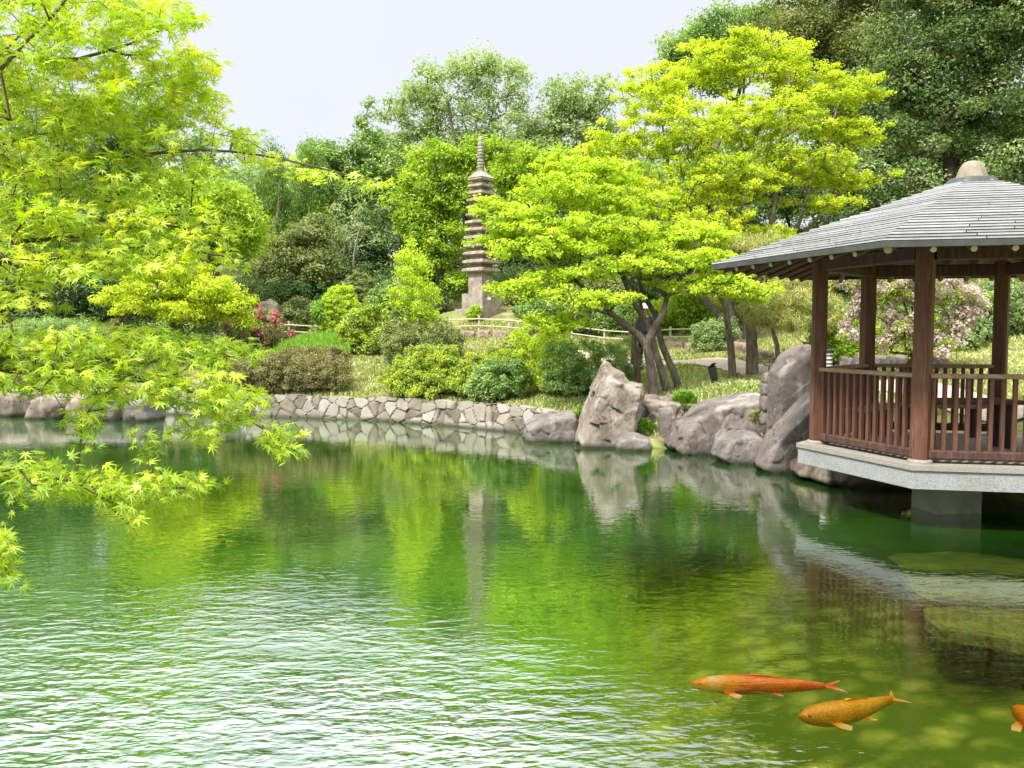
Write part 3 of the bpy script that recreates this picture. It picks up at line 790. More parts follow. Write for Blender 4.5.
sx_ = [(768, 377, 5, 5, 'topmost'), (767, 388, 6, 6, 'second'), (766, 401, 6, 8, 'third'), (766, 416, 6, 7, 'lowest')]
for i, (x, y, rx, ry, wh) in enumerate(sx_):
    rock('cobble', f'{wh} pale cobble in the column wedged beside the tallest purple slab', [(x - rx, y + ry), (x - rx + 1, y - ry + 1), (x + rx - 1, y - ry), (x + rx, y + ry)], 15.0, .3, 'rock_grey', 30 + i, p=10, amp=.05, sub=3, base_sink=.02, group='cobbles beside the tallest slab')
# left shore blocks
for i, (ol, d, th, m_, lb) in enumerate([
    ([(-30, 414), (-28, 390), (10, 386), (36, 392), (40, 412)], 23.5, 1.6, 'rock_beige', 'pale weathered rock shelf at the far end of the shore'),
    ([(28, 416), (40, 398), (62, 392), (74, 400), (70, 417)], 22.6, 1.2, 'rock_beige', 'pale pointed rock overhanging the water next to the rock shelf'),
    ([(70, 416), (74, 396), (92, 393), (98, 416)], 22.4, 1.0, 'rock_brown', 'squat block with a dark foot on the shore between pale rocks'),
    ([(96, 417), (98, 397), (124, 395), (130, 417)], 22.2, 1.0, 'rock_grey', 'square grey shore block second from the start of the retaining wall'),
    ([(128, 417), (130, 398), (156, 397), (160, 417)], 22.0, 1.0, 'rock_grey', 'square grey shore block touching the start of the retaining wall'),
    ([(12, 392), (16, 376), (34, 375), (40, 390)], 24.8, .9, 'rock_grey', 'small dark grey boulder on top of the pale rock shelf')]):
    rock('boulder', lb, ol, d, th, m_, 40 + i, p=18, amp=.05, sub=4)
rock('boulder', 'round brown boulder among the red azaleas on the bank', [(258, 312), (260, 303), (270, 300), (279, 305), (280, 314)], 31, .7, 'rock_brown', 50, sub=4)
# kerb of brown stones by the path and below the pagoda
def at_path_edge(px, py0, w_px, h_px, d, seed, label, group, mat='rock_brown'):
    d = float(GT(px + w_px / 2, py0)[1]) + .2
    rock('kerb_stone', label, [(px, py0), (px + 1, py0 - h_px), (px + w_px - 1, py0 - h_px + 1), (px + w_px, py0)], d, .45, mat, seed, p=12, amp=.07, sub=4, base_sink=.12, group=group, cat='kerb stone')
nm = ['first', 'second', 'third', 'fourth', 'fifth', 'sixth']
for i, (x, wd) in enumerate(((459, 17), (476, 15), (491, 20))):
    at_path_edge(x, 339, wd, 9, 25.6, 60 + i, f'{nm[i]} reddish kerb stone from the hedge in the row below the pagoda', 'kerb stones below the pagoda')
for i, (x, y, wd, h) in enumerate(((664, 350, 20, 9), (684, 352, 22, 10), (707, 355, 21, 11), (728, 356, 24, 14), (756, 362, 18, 12), (776, 364, 16, 11))):
    at_path_edge(x, y, wd, h, 24.2 - i * .75, 70 + i, f'{nm[i]} brown stone of the path edging counted from the fence end post', 'brown stones edging the path')
for i, (x, wd) in enumerate(((836, 16), (853, 18), (872, 15), (888, 18), (907, 20), (928, 18))):
    at_path_edge(x, 370, wd, 15, 18.4, 80 + i, f'{nm[i]} grey stone counted from the striped bollard in the low wall behind the gazebo', 'grey stones of the low wall behind the gazebo', 'rock_grey')
# submerged slabs
def sub_slab(label, pts, z, seed):
    W = np.array([G(x, y, z) for x, y in pts])[:, :2]; c = W.mean(0); rngs = np.random.default_rng(seed)
    # rounded irregular outline
    O = []
    for i in range(len(W)):
        a, b = W[i], W[(i + 1) % len(W)]
        for t in (0.12, .37, .63, .88): O.append(a + (b - a) * t + rngs.normal(size=2) * .03)
    O = np.array(O); m = MB(); t_ = c + (O - c) * .95
    m.prism([tuple(q) for q in O], z - .12, z - .03); m.prism([tuple(q) for q in O], z - .028, z, top=[tuple(q) for q in t_])
    tag(m.build('submerged_slab', M['rock_algae'], origin=(c[0], c[1], z - .3)), label, 'stone slab', 'sunken slabs in the shallows')
sub_slab('longest sunken slab of green stone nearest the gazebo pier', [(884, 553), (960, 551), (1080, 566), (1090, 574), (1000, 572), (905, 566)], -.035, 1)
sub_slab('broad sunken green slab with a dark crack along its far side', [(900, 572), (1000, 576), (1100, 582), (1100, 606), (1000, 600), (925, 597)], -.05, 2)
sub_slab('deepest sunken slab, dull green and nearest the koi', [(918, 605), (1000, 604), (1110, 611), (1110, 648), (1010, 638), (935, 624)], -.13, 3)

# ------------------------------------------------------------------ gazebo
OX, OY, Z0 = 5.904, 11.054, .77
TH = math.radians(228.08)
def cor(R, k): a = TH + k * math.pi / 3; return (OX + R * math.cos(a), OY + R * math.sin(a))
def hexa(R): return [cor(R, k) for k in range(6)]
gaz = empty('gazebo', (OX, OY, 0), 'open hexagonal wooden gazebo with a grey shingled roof standing over the pond', 'gazebo')
m = MB(); m.prism(hexa(2.06), Z0 - .27, Z0 - .063); m.build('platform', M['granite'], gaz)
m = MB(); m.prism(hexa(2.085), Z0 - .058, Z0); m.build('platform_coping', M['granite_top'], gaz)
def boxrot(m, c, sx, sy, z0, z1, ang):
    ca, sa = math.cos(ang), math.sin(ang)
    m.prism([(c[0] + ca * x - sa * y, c[1] + sa * x + ca * y) for x, y in ((-sx, -sy), (sx, -sy), (sx, sy), (-sx, sy))], z0, z1)
m = MB(); boxrot(m, (5.56, 10.78), .30, .27, -1.2, Z0 - .272, math.radians(8)); m.build('pier', M['concrete'], gaz)
RP, ZE, ZA, RE = 1.82, Z0 + 2.39, Z0 + 3.47, 3.24
slope = (ZA - ZE) / RE
def zroof(R): return ZE + (RE - R) * slope
posth = 2.52
for k in range(6):
    x, y = cor(RP, k)
    m = MB(); m.lathe((x, y, Z0), [(.135, 0), (.135, .025), (.12, .045)], 18); m.build('post_base', M['granite_top'], gaz)
    m = MB(); m.beam((x, y, Z0 + .045), (x, y, Z0 + posth), .185, .185, up=(math.cos(TH + k * math.pi / 3), math.sin(TH + k * math.pi / 3), 0), bev=.03)
    m.build('post', M['wood'], gaz)
# ring beams
for k in range(6):
    a = np.array([*cor(RP, k), Z0 + 2.40]); b = np.array([*cor(RP, k + 1), Z0 + 2.40]); dd = (b - a) / np.linalg.norm(b - a)
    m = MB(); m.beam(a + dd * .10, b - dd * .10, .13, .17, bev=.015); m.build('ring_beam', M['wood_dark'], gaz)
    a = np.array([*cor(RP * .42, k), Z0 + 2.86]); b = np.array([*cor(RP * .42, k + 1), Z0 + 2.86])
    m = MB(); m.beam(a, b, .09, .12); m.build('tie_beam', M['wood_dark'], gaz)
# roof courses
rngG = np.random.default_rng(5)
NC = 24; Rin = .20; V = []; F4 = []; tone = []; mi = []
for i in range(NC):
    R0 = RE - (RE - Rin) * i / NC; R1 = RE - (RE - Rin) * (i + 1) / NC - .02
    zl0, zl1 = zroof(R0) + .052, zroof(R1) + .024
    for k in range(6):
        a0 = np.array(cor(R0, k)); b0 = np.array(cor(R0, k + 1)); a1 = np.array(cor(R1, k)); b1 = np.array(cor(R1, k + 1))
        ln = np.linalg.norm(b0 - a0); ns = max(1, int(ln / .75)); cuts = np.linspace(0, 1, ns + 1)
        if ns > 1: cuts[1:-1] += rngG.uniform(-.3, .3, ns - 1) / ns
        for s_ in range(ns):
            f0, f1 = cuts[s_], cuts[s_ + 1]
            g = .0015
            jz = rngG.uniform(-.004, .004); jr = rngG.uniform(-.004, .004)
            p0 = a0 + (b0 - a0) * (f0 + (g if s_ else 0)); p1 = a0 + (b0 - a0) * (f1 - (g if s_ < ns - 1 else 0))
            q1 = a1 + (b1 - a1) * f1; q0 = a1 + (b1 - a1) * f0
            n = len(V)
            V += [(*p0, zl0 + jz), (*p1, zl0 + jz), (*q1, zl1), (*q0, zl1), (*p0, zl0 - .017), (*p1, zl0 - .017)]
            t = rngG.random(); tone += [t] * 6
            F4 += [(n, n + 1, n + 2, n + 3), (n + 4, n + 5, n + 1, n)]; mi += [0, 1]
roof = mesh_np('roof', V, [np.array(F4)], [M['shingle'], M['shingle_edge']], gaz, matidx=mi, attrs={'tone': tone})
# ceiling boards under the shingles
V = [(*cor(RE - .05, k), zroof(RE - .05) - .012) for k in range(6)] + [(OX, OY, zroof(0) - .012)]
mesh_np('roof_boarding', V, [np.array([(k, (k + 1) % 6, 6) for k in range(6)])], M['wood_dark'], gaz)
for k in range(6):
    a, b = np.array(cor(RE, k)), np.array(cor(RE, k + 1)); ai, bi = np.array(cor(RE - .05, k)), np.array(cor(RE - .05, k + 1))
    z0_, z1_ = ZE - .035, ZE + .028
    V = [(*a, z0_), (*b, z0_), (*b, z1_), (*a, z1_), (*ai, z0_), (*bi, z0_), (*bi, z1_), (*ai, z1_)]
    mesh_np('fascia', V, [np.array([(0, 1, 2, 3), (5, 4, 7, 6), (4, 5, 1, 0), (3, 2, 6, 7)])], M['fascia'], gaz)
# rafters: perpendicular to each eave, running up until they meet the hips, round poles with pale sawn ends
for k in range(6):
    a, b = np.array(cor(1, k)) - (OX, OY), np.array(cor(1, k + 1)) - (OX, OY)
    mid = (a + b) / 2; nrm_ = mid / np.linalg.norm(mid); side = (b - a) / np.linalg.norm(b - a)
    apo = (RE - .09) * math.cos(math.pi / 6)
    for j in range(-4, 5):
        s_ = j * .375
        inner = max(abs(s_) * math.tan(math.pi / 3) * 1.0 + .06, .25)
        if apo - inner < .4: continue
        def pt(r_): 
            q = nrm_ * r_ + side * s_; R_ = r_ / math.cos(math.pi / 6)
            return np.array([OX + q[0], OY + q[1], zroof(R_) - .088])
        A_, B_ = pt(apo), pt(inner)
        m = MB(); dd = (A_ - B_) / np.linalg.norm(A_ - B_)
        m.tube([B_, A_], .036, 10); m.tube([A_, A_ + dd * .006], .031, 12, mi=1)
        m.build('rafter', [M['wood'], M['wood_end']], gaz, smooth=False)
    A_ = np.array([*cor(RE - .16, k), zroof(RE - .16) - .10]); B_ = np.array([*cor(.15, k), zroof(.15) - .10]); dd = (A_ - B_) / np.linalg.norm(A_ - B_)
    m = MB(); m.tube([B_, A_], .048, 10); m.tube([A_, A_ + dd * .006], .042, 12, mi=1); m.build('hip_rafter', [M['wood'], M['wood_end']], gaz)
# fluted cap
m = MB(); KF = 36; rings = []
V = []
for R_, z_ in ((.25, -.10), (.20, -.03), (.185, 0), (.175, .03), (.145, .12), (.105, .19), (.075, .21), (.02, .215)):
    for j in range(KF):
        t = 2 * math.pi * j / KF; f = 1 + (.045 * math.cos(t * 9)) * (1 if -.01 < z_ < .22 else .3)
        V.append((OX + R_ * f * math.cos(t), OY + R_ * f * math.sin(t), zroof(.18) + .06 + z_))
Fq = [(i * KF + j, i * KF + (j + 1) % KF, (i + 1) * KF + (j + 1) % KF, (i + 1) * KF + j) for i in range(7) for j in range(KF)]
m.add(V, Fq + [tuple(range(7 * KF, 8 * KF))]); m.build('roof_cap', M['cap'], gaz, smooth=True)
m = MB(); m.lathe((OX, OY, zroof(.28) - .0), [(.33, 0), (.29, .07), (.26, .085)], 24); m.build('cap_flashing', M['fascia'], gaz)
# railings on five sides
for k in (-2, -1, 0, 1, -3):
    a = np.array([*cor(RP, k), 0]); b = np.array([*cor(RP, k + 1), 0]); dd = (b - a) / np.linalg.norm(b - a); L_ = np.linalg.norm(b - a)
    nrm_ = np.array([dd[1], -dd[0], 0])
    a1, b1 = a + dd * .08, b - dd * .08
    m = MB(); m.beam(a1 + [0, 0, Z0 + 1.0], b1 + [0, 0, Z0 + 1.0], .11, .055, bev=.012); m.build('top_rail', M['wood_rail'], gaz)
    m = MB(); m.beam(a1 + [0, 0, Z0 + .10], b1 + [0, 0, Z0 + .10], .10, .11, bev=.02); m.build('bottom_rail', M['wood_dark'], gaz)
    nb = 14
    for j in range(nb):
        q = a + dd * (L_ * (j + 1) / (nb + 1))
        m = MB(); m.beam(q + [0, 0, Z0 + .156], q + [0, 0, Z0 + .971], .046, .055, up=tuple(nrm_), bev=.006)
        m.build('baluster', M['wood'], gaz)
# built-in bench along the two back sides and the side opening
for k in (-2, -3, 1):
    a = np.array([*cor(1.48, k), 0]); b = np.array([*cor(1.48, k + 1), 0]); dd = (b - a) / np.linalg.norm(b - a); nn = np.array([-dd[1], dd[0], 0])
    if np.dot(nn[:2], np.array([OX, OY]) - a[:2]) < 0: nn = -nn
    m = MB()
    for s_ in (0, .11, .22): m.beam(a + nn * s_ + dd * (.06 + s_ * .55) + [0, 0, Z0 + .44], b + nn * s_ - dd * (.06 + s_ * .55) + [0, 0, Z0 + .44], .095, .045, bev=.006)
    bench = m.build('bench', M['wood_rail'], gaz)
    for f in (.18, .82):
        q = a + (b - a) * f + nn * .12
        m = MB(); m.beam(q + [0, 0, Z0], q + [0, 0, Z0 + .416], .09, .16, up=tuple(nn), bev=.006); m.build('bench_leg', M['wood_dark'], bench)
# small table seat in the middle, heavy boards on dark legs
tb = empty('table', (OX, OY, Z0), 'low dark wooden table standing in the middle of the gazebo floor', 'table')
m = MB()
for s_ in (-.2, -.0, .2): m.beam((OX - .62, OY + s_, Z0 + .60), (OX + .62, OY + s_, Z0 + .60), .19, .05, bev=.008)
m.build('tabletop', M['wood'], tb)
for sx1 in (-.5, .5):
    m = MB(); m.beam((OX + sx1, OY, Z0 + .002), (OX + sx1, OY, Z0 + .574), .10, .36, up=(0, 1, 0), bev=.01); m.build('leg', M['black'], tb)

# ------------------------------------------------------------------ stone pagoda
PD = 31.0
pb = P(481, 309, PD); pb[2] = min(pb[2], 99)
pag = empty('stone_pagoda', pb, 'slender thirteen tiered stone pagoda with a ringed spire above the fence', 'pagoda')
s = PD / FPX
def sq(c, h, ang=math.radians(42)): return [(c[0] + h * 1.414 * math.cos(ang + i * math.pi / 2 + math.pi / 4 - math.pi / 4), c[1] + h * 1.414 * math.sin(ang + i * math.pi / 2)) for i in range(4)]
AN = math.radians(96)
def sqr(h): return [(pb[0] + h * math.cos(AN + i * math.pi / 2), pb[1] + h * math.sin(AN + i * math.pi / 2)) for i in range(4)]   # h = half diagonal
gb = gz(pb[0], pb[1])
m = MB(); m.prism(sqr(26 * s), min(gb, pb[2]) - .4, pb[2] - .0); m.build('foot_slab', M['pagoda'], pag)
m = MB(); m.prism(sqr(19 * s), pb[2], pb[2] + 15 * s); m.build('plinth', M['pagoda'], pag)
m = MB(); m.prism(sqr(12.5 * s), pb[2] + 15 * s, pb[2] + 36 * s); m.build('body', M['pagoda'], pag)
z = pb[2] + 36 * s
for i in range(13):
    f = i / 12; hw = (19.5 - 7.0 * f) * s; th = (3.6 - .6 * f) * s; gap = (4.6 - 1.0 * f) * s; cw = hw * .60
    m = MB()
    m.prism(sqr(hw * .90), z, z + th * .35, top=sqr(hw)); m.prism(sqr(hw), z + th * .35 + .001, z + th, top=sqr(hw * .97))
    if i < 12: m.prism(sqr(hw * .97), z + th + .001, z + th + gap * .25, top=sqr(cw * 1.15)); m.prism(sqr(cw), z + th + gap * .25, z + th + gap + .01)
    m.build('roof_tier', M['pagoda'], pag)
    z += th + gap
z -= gap
m = MB(); m.prism(sqr(13 * s), z + .001, z + 6.5 * s, top=sqr(5 * s)); m.build('top_roof', M['pagoda'], pag)
prof = [(4.0 * s, 0)]; zz = 6.5 * s
m = MB(); pr = []
for i in range(9):
    r_ = (3.8 - .10 * i) * s; pr += [(r_ * .80, i * 3.15 * s), (r_, i * 3.15 * s + .6 * s), (r_, i * 3.15 * s + 2.2 * s), (r_ * .80, i * 3.15 * s + 2.8 * s)]
pr += [(2.3 * s, 29.2 * s), (2.5 * s, 31.5 * s), (1.5 * s, 34 * s), (.3 * s, 35 * s)]
m.lathe((pb[0], pb[1], z + zz - .01), pr, 14); m.build('spire', M['pagoda'], pag, smooth=False)
m = MB(); q = (np.array(sqr(19 * s)[2]) * .45 + np.array(sqr(19 * s)[3]) * .55)
q = P(488, 298.5, PD - .5); m.beam(q + [-.09, -.0, 0], q + [.09, .1, 0], .02, .10); m.build('plaque', M['white_plate'], pag)

# ------------------------------------------------------------------ fences
def fence(label, line, h, spacing, group=None, endpost=False):
    line = [np.array(p)[:2] for p in line]; seg = [np.linalg.norm(line[i + 1] - line[i]) for i in range(len(line) - 1)]; cum = np.concatenate([[0], np.cumsum(seg)])
    def at(u): return np.array([np.interp(u, cum, [p[0] for p in line]), np.interp(u, cum, [p[1] for p in line])])
    a0 = at(0); root = empty('bamboo_fence', (a0[0], a0[1], gz(*a0)), label, 'fence', group)
    n = int(cum[-1] / spacing); us = np.linspace(0, cum[-1], n + 1); tops = []
    for i, u in enumerate(us):
        p = at(u); z_ = gz(*p); big = endpost and i == n
        m = MB(); hh = h * (1.18 if big else 1.0 + .06 * math.sin(i * 2.3)); r_ = .075 if big else .032
        m.tube([(p[0], p[1], z_ - .2), (p[0] + .006 * math.sin(i * 3), p[1], z_ + hh)], [r_ * 1.05, r_], 9); m.build('post', M['log'] if big else M['bamboo'], root)
        tops.append((p[0], p[1] - .05, z_))
    for f in (.42, .82):
        m = MB(); m.tube([(x, y, z_ + h * f) for x, y, z_ in tops], .022, 7); m.build('rail', M['bamboo'], root)
    return root
fence('long low bamboo fence running in front of the stone pagoda to a thick end post', [P(450, 330, 29.4), P(520, 330, 28.4), P(600, 330, 27.3), P(655, 330, 26.4), P(704, 330, 25.4)], .58, 1.0, endpost=True)
fence('short bamboo fence behind the bright green iris leaves', [P(262, 326, 30.5), P(330, 326, 30.2), P(398, 326, 29.9)], .58, .85)

# ------------------------------------------------------------------ hero trees
rg = np.random.default_rng(11)
# near maple, trunk on the viewer's bank outside the frame
def palmate(rng, L):
    """outline of a seven lobed maple leaf, stem at origin, pointing +x"""
    angs = np.radians([-128, -82, -40, 0, 40, 82, 128]); lens = np.array([.42, .70, .92, 1.0, .92, .70, .42])
    V = [(0, 0)]; 
    pts = []
    for i, (a, l) in enumerate(zip(angs, lens)):
        w_ = .15
        pts.append((.25 * math.cos(a - .33), .25 * math.sin(a - .33)))
        pts.append((.60 * l * math.cos(a - w_ * .9), .60 * l * math.sin(a - w_ * .9)))
        pts.append((l * math.cos(a), l * math.sin(a)))
        pts.append((.60 * l * math.cos(a + w_ * .9), .60 * l * math.sin(a + w_ * .9)))
    pts.append((.25 * math.cos(angs[-1] + .33), .25 * math.sin(angs[-1] + .33)))
    return np.array(V + pts) * L
PT = palmate(rg, 1.0); npt = len(PT)
PF = np.array([(0, i, i + 1) for i in range(1, npt - 1)])
def maple_leaves(pos, out, L, rng, v):
    """pos (n,3), out (n,3) direction the leaf points"""
    n = len(pos)
    nrm = np.array([0, 0, 1.]) + rng.normal(size=(n, 3)) * .55 + np.array([0, -.35, 0]); nrm /= np.linalg.norm(nrm, axis=1)[:, None]
    t = out + rng.normal(size=(n, 3)) * .45; t[:, 2] -= .35
    t -= (t * nrm).sum(1)[:, None] * nrm; t /= np.linalg.norm(t, axis=1)[:, None]; s_ = np.cross(nrm, t)
    Ls = L * rng.uniform(.6, 1.2, n)
    x = PT[:, 0][None, :, None]; y = PT[:, 1][None, :, None]
    rad2 = (PT[:, 0] ** 2 + PT[:, 1] ** 2)[None, :, None]
    droop = rng.uniform(.05, .5, n)[:, None, None]
    V = pos[:, None, :] + (t[:, None, :] * x + s_[:, None, :] * y - nrm[:, None, :] * rad2 * droop) * Ls[:, None, None]
    F = (PF[None] + (np.arange(n) * npt)[:, None, None]).reshape(-1, 3)
    return V.reshape(-1, 3), F, np.repeat(v, npt)

def near_maple():
    rng = np.random.default_rng(77)
    tb_ = np.array([-3.3, 1.0, gz(-3.3, 1.0) - .1])
    root = empty('maple_tree', tb_, 'near maple with seven lobed yellow green leaves on long boughs reaching over the water', 'tree')
    fork = tb_ + [.15, .1, 1.5]; crown = np.array([-3.0, 1.9, 4.1]); low = np.array([-2.7, 1.7, 2.35])
    def px(l): return [P(x, y, d) for x, y, d in l]
    paths = [([tb_, tb_ + [.06, .02, .7], fork, crown], .15, .05),
             ([fork, low, *px([(-60, 178, 2.7), (0, 167, 2.9), (70, 160, 3.0), (140, 155, 3.1), (200, 150, 3.2), (260, 155, 3.3), (320, 168, 3.35), (385, 184, 3.4)])], .024, .002),
             ([crown, *px([(-50, 110, 2.6), (0, 70, 2.7), (25, 42, 2.75), (50, 20, 2.8), (80, -20, 2.9)])], .016, .004),
             ([crown, *px([(-60, 10, 2.9), (40, 60, 3.0), (110, 50, 3.1), (150, 35, 3.15), (192, 14, 3.2)])], .02, .003),
             ([low, *px([(-60, 250, 2.5), (0, 243, 2.7), (60, 238, 2.8), (110, 232, 2.9), (160, 224, 3.0), (230, 238, 3.1)])], .02, .003),
             ([low, *px([(-60, 270, 2.5), (0, 258, 2.6), (50, 258, 2.7), (110, 252, 2.75), (150, 245, 2.8), (235, 258, 2.9)])], .02, .003),
             ([low, *px([(-60, 345, 2.3), (0, 370, 2.5), (60, 372, 2.6), (130, 375, 2.7), (190, 392, 2.8), (240, 415, 2.85), (300, 452, 2.9)])], .022, .0022),
             ([low, *px([(-60, 352, 2.3), (0, 360, 2.6), (80, 372, 2.75), (150, 382, 2.9), (210, 360, 3.0), (270, 352, 3.1)])], .018, .002),
             ([low, *px([(-60, 470, 2.2), (0, 478, 2.4), (60, 480, 2.5), (120, 486, 2.6), (180, 488, 2.65), (215, 486, 2.7)])], .014, .002),
             ([low, *px([(-60, 560, 2.1), (-20, 548, 2.2), (10, 560, 2.3)])], .010, .002),
             ([crown, crown + [-.6, .3, 1.2]], .05, .01), ([fork, fork + [-1.0, -.2, 1.2]], .06, .015), ([crown, crown + [.2, -1.2, .8]], .04, .01)]
    # sprays of leaves: (x, y, rx, ry, depth, number of twig tips)
    sprays = [(20, 25, 60, 40, 2.9, 46), (95, 18, 60, 26, 3.05, 40), (165, 14, 45, 16, 3.2, 26), (60, 90, 75, 34, 2.95, 66), (150, 62, 60, 26, 3.15, 36), (195, 62, 26, 16, 3.25, 12),
              (120, 118, 70, 26, 3.1, 48), (190, 105, 40, 22, 3.25, 22), (200, 84, 28, 18, 3.25, 10), (30, 150, 60, 34, 2.9, 42), (90, 175, 70, 26, 3.0, 34), (165, 172, 60, 22, 3.15, 28), (235, 140, 26, 16, 3.3, 11), (268, 160, 26, 9, 3.35, 9),
              (320, 172, 28, 6, 3.38, 10), (372, 182, 16, 4, 3.4, 5), (20, 215, 60, 26, 2.75, 32), (110, 215, 60, 20, 2.9, 26), (195, 228, 45, 18, 3.05, 18), (40, 265, 70, 20, 2.7, 24), (130, 255, 60, 18, 2.85, 22), (215, 262, 40, 12, 3.0, 13), (20, 300, 50, 14, 2.7, 9),
              (30, 345, 60, 16, 2.6, 34), (120, 345, 55, 18, 2.75, 34), (60, 378, 70, 16, 2.6, 32), (190, 352, 45, 18, 2.95, 24), (245, 350, 40, 10, 3.1, 12), (130, 385, 60, 16, 2.75, 24), (195, 385, 50, 20, 2.85, 28), (235, 405, 32, 18, 2.9, 22), (285, 440, 22, 14, 2.92, 11),
              (205, 425, 30, 14, 2.8, 9), (90, 402, 24, 12, 2.65, 7), (85, 432, 16, 10, 2.6, 4), (150, 440, 18, 8, 2.65, 4),
              (30, 472, 50, 18, 2.45, 28), (100, 488, 50, 16, 2.55, 28), (165, 490, 42, 16, 2.65, 22), (200, 482, 18, 8, 2.7, 6), (130, 525, 22, 12, 2.55, 3), (0, 545, 14, 20, 2.3, 9), (12, 572, 12, 12, 2.3, 4),
              (-70, 60, 60, 90, 2.7, 36), (-70, 240, 50, 60, 2.5, 26), (-60, 380, 50, 50, 2.4, 20), (60, -50, 130, 30, 3.0, 34)]
    T = []; 
    for x, y, rx, ry, d, n in sprays:
        n = int(n * ((2.8 if y < 320 else 2.0) if ry > 12 else 1.5)); a = rng.uniform(0, 2 * math.pi, n); f = rng.random(n) ** .5
        for i in range(n): T.append(P(x + rx * f[i] * math.cos(a[i]), y + ry * f[i] * math.sin(a[i]), d + rng.uniform(-.28, .28)))
    for i in range(60):                                   # the rest of the crown, over the viewer's bank
        u = rng.normal(size=3); u /= np.linalg.norm(u); T.append(np.array([-3.9, .6, 4.6]) + u * [1.3, 1.2, .9] * rng.random() ** .4)
    T = np.array(T)
    A, par, r, wgt = skeleton(paths, T, rng, .12, .0008, .42, rise=.03)
    V, F = tubes(A, par, r, 6)
    mesh_np('trunk', V, [F], M['twig'], root, smooth=True)
    # leaves in pairs along each final twig
    pos = []; out = []; vv = []
    for t in T:
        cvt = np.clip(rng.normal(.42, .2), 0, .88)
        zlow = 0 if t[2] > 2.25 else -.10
        m_ = rng.integers(4, 8)
        j = int(np.argmin(np.linalg.norm(A - t, axis=1))); d = A[j] - A[par[j]] if par[j] >= 0 else np.array([1, 0, 0]); d = d / (np.linalg.norm(d) + 1e-9)
        sd = np.cross(d, [0, 0, 1]); sd /= np.linalg.norm(sd) + 1e-9
        for q in range(m_):
            f = q / m_
            sg = 1 if q % 2 else -1
            pos.append(t - d * .085 * f + sd * sg * .014 + rng.normal(size=3) * .010)
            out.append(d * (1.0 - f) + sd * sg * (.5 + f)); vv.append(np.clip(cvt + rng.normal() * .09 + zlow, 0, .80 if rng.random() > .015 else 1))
    pos = np.array(pos); out = np.array(out)
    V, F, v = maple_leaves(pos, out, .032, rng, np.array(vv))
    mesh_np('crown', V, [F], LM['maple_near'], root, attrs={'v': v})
near_maple()

# layered maple on the point with leaning stems
def point_maple():
    D = 18.4
    b = P(655, 398, D); b[2] = gz(b[0], b[1]) - .1
    q = lambda x, y, d=D: P(x, y, d)
    b2 = P(668, 396, D + .5); b2[2] = gz(*b2[:2]) - .1; b3 = P(680, 390, D + .9); b3[2] = gz(*b3[:2]) - .1; b4 = P(640, 388, D + .9); b4[2] = gz(*b4[:2]) - .1
    paths = [([b, q(651, 370), q(646, 345), q(632, 330), q(614, 316), q(596, 300), q(575, 280), q(545, 255)], .17, .03),
             ([q(646, 345), q(656, 325), q(664, 312), q(668, 295, D + .3), q(690, 270, D + .3), q(720, 262, D)], .11, .03),
             ([b2, q(662, 372, D + .4), q(655, 350, D + .5), q(648, 325, D + .5), q(632, 300, D + .4), q(622, 270, D + .6), q(620, 225, D + .8)], .13, .03),
             ([b3, q(672, 368, D + .8), q(662, 345, D + .9), q(655, 315, D + 1), q(640, 285, D + 1.2), q(650, 240, D + 1.4), q(660, 200, D + 1.6)], .12, .03),
             ([b4, q(636, 360, D + .9), q(634, 335, D + 1.1), q(640, 300, D + 1.5), q(600, 250, D + 1.8), q(560, 215, D + 2)], .10, .03),
             ([q(614, 316), q(590, 308, D - .4), q(560, 300, D - .8), q(530, 290, D - 1)], .05, .02)]
    bl = [blob(520, 215, 46, 11, D), blob(500, 240, 34, 10, D + .5), blob(560, 190, 50, 14, D + .6), blob(600, 172, 44, 12, D + 1), blob(545, 250, 60, 10, D - .4), blob(590, 230, 62, 12, D + .3),
          blob(530, 290, 44, 9, D - .8), blob(565, 275, 50, 9, D - .3), blob(620, 205, 55, 14, D + 1), blob(600, 300, 48, 7, D - 1), blob(640, 265, 60, 9, D - .2), blob(690, 258, 46, 9, D + .2), 
          blob(700, 285, 56, 8, D + .2), blob(745, 292, 40, 9, D + .3), blob(660, 235, 60, 12, D + .8), blob(560, 322, 38, 8, D - .6), blob(490, 205, 22, 8, D + .4), blob(730, 270, 40, 9, D + .6), blob(560, 165, 30, 9, D + 1.2), blob(540, 232, 50, 10, D), blob(610, 250, 60, 10, D + .5), blob(700, 235, 40, 12, D + 1)]
    bl = [(c_, r_ * [1, 1, 1.15]) for c_, r_ in bl]; paths = [(p_, a_ * .78, b_ * .8) for p_, a_, b_ in paths]
    tree('maple_tree', 'lime green layered maple with several leaning stems on the rocky point', 'tree', b, paths, bl, 'lime', 21, 1500, 54, .068, .19, .48, .1, .62, .70, 'bark_maple', .0075, 8, hollow=1.6, rise=.12, step=.22, cv=.6)
point_maple()

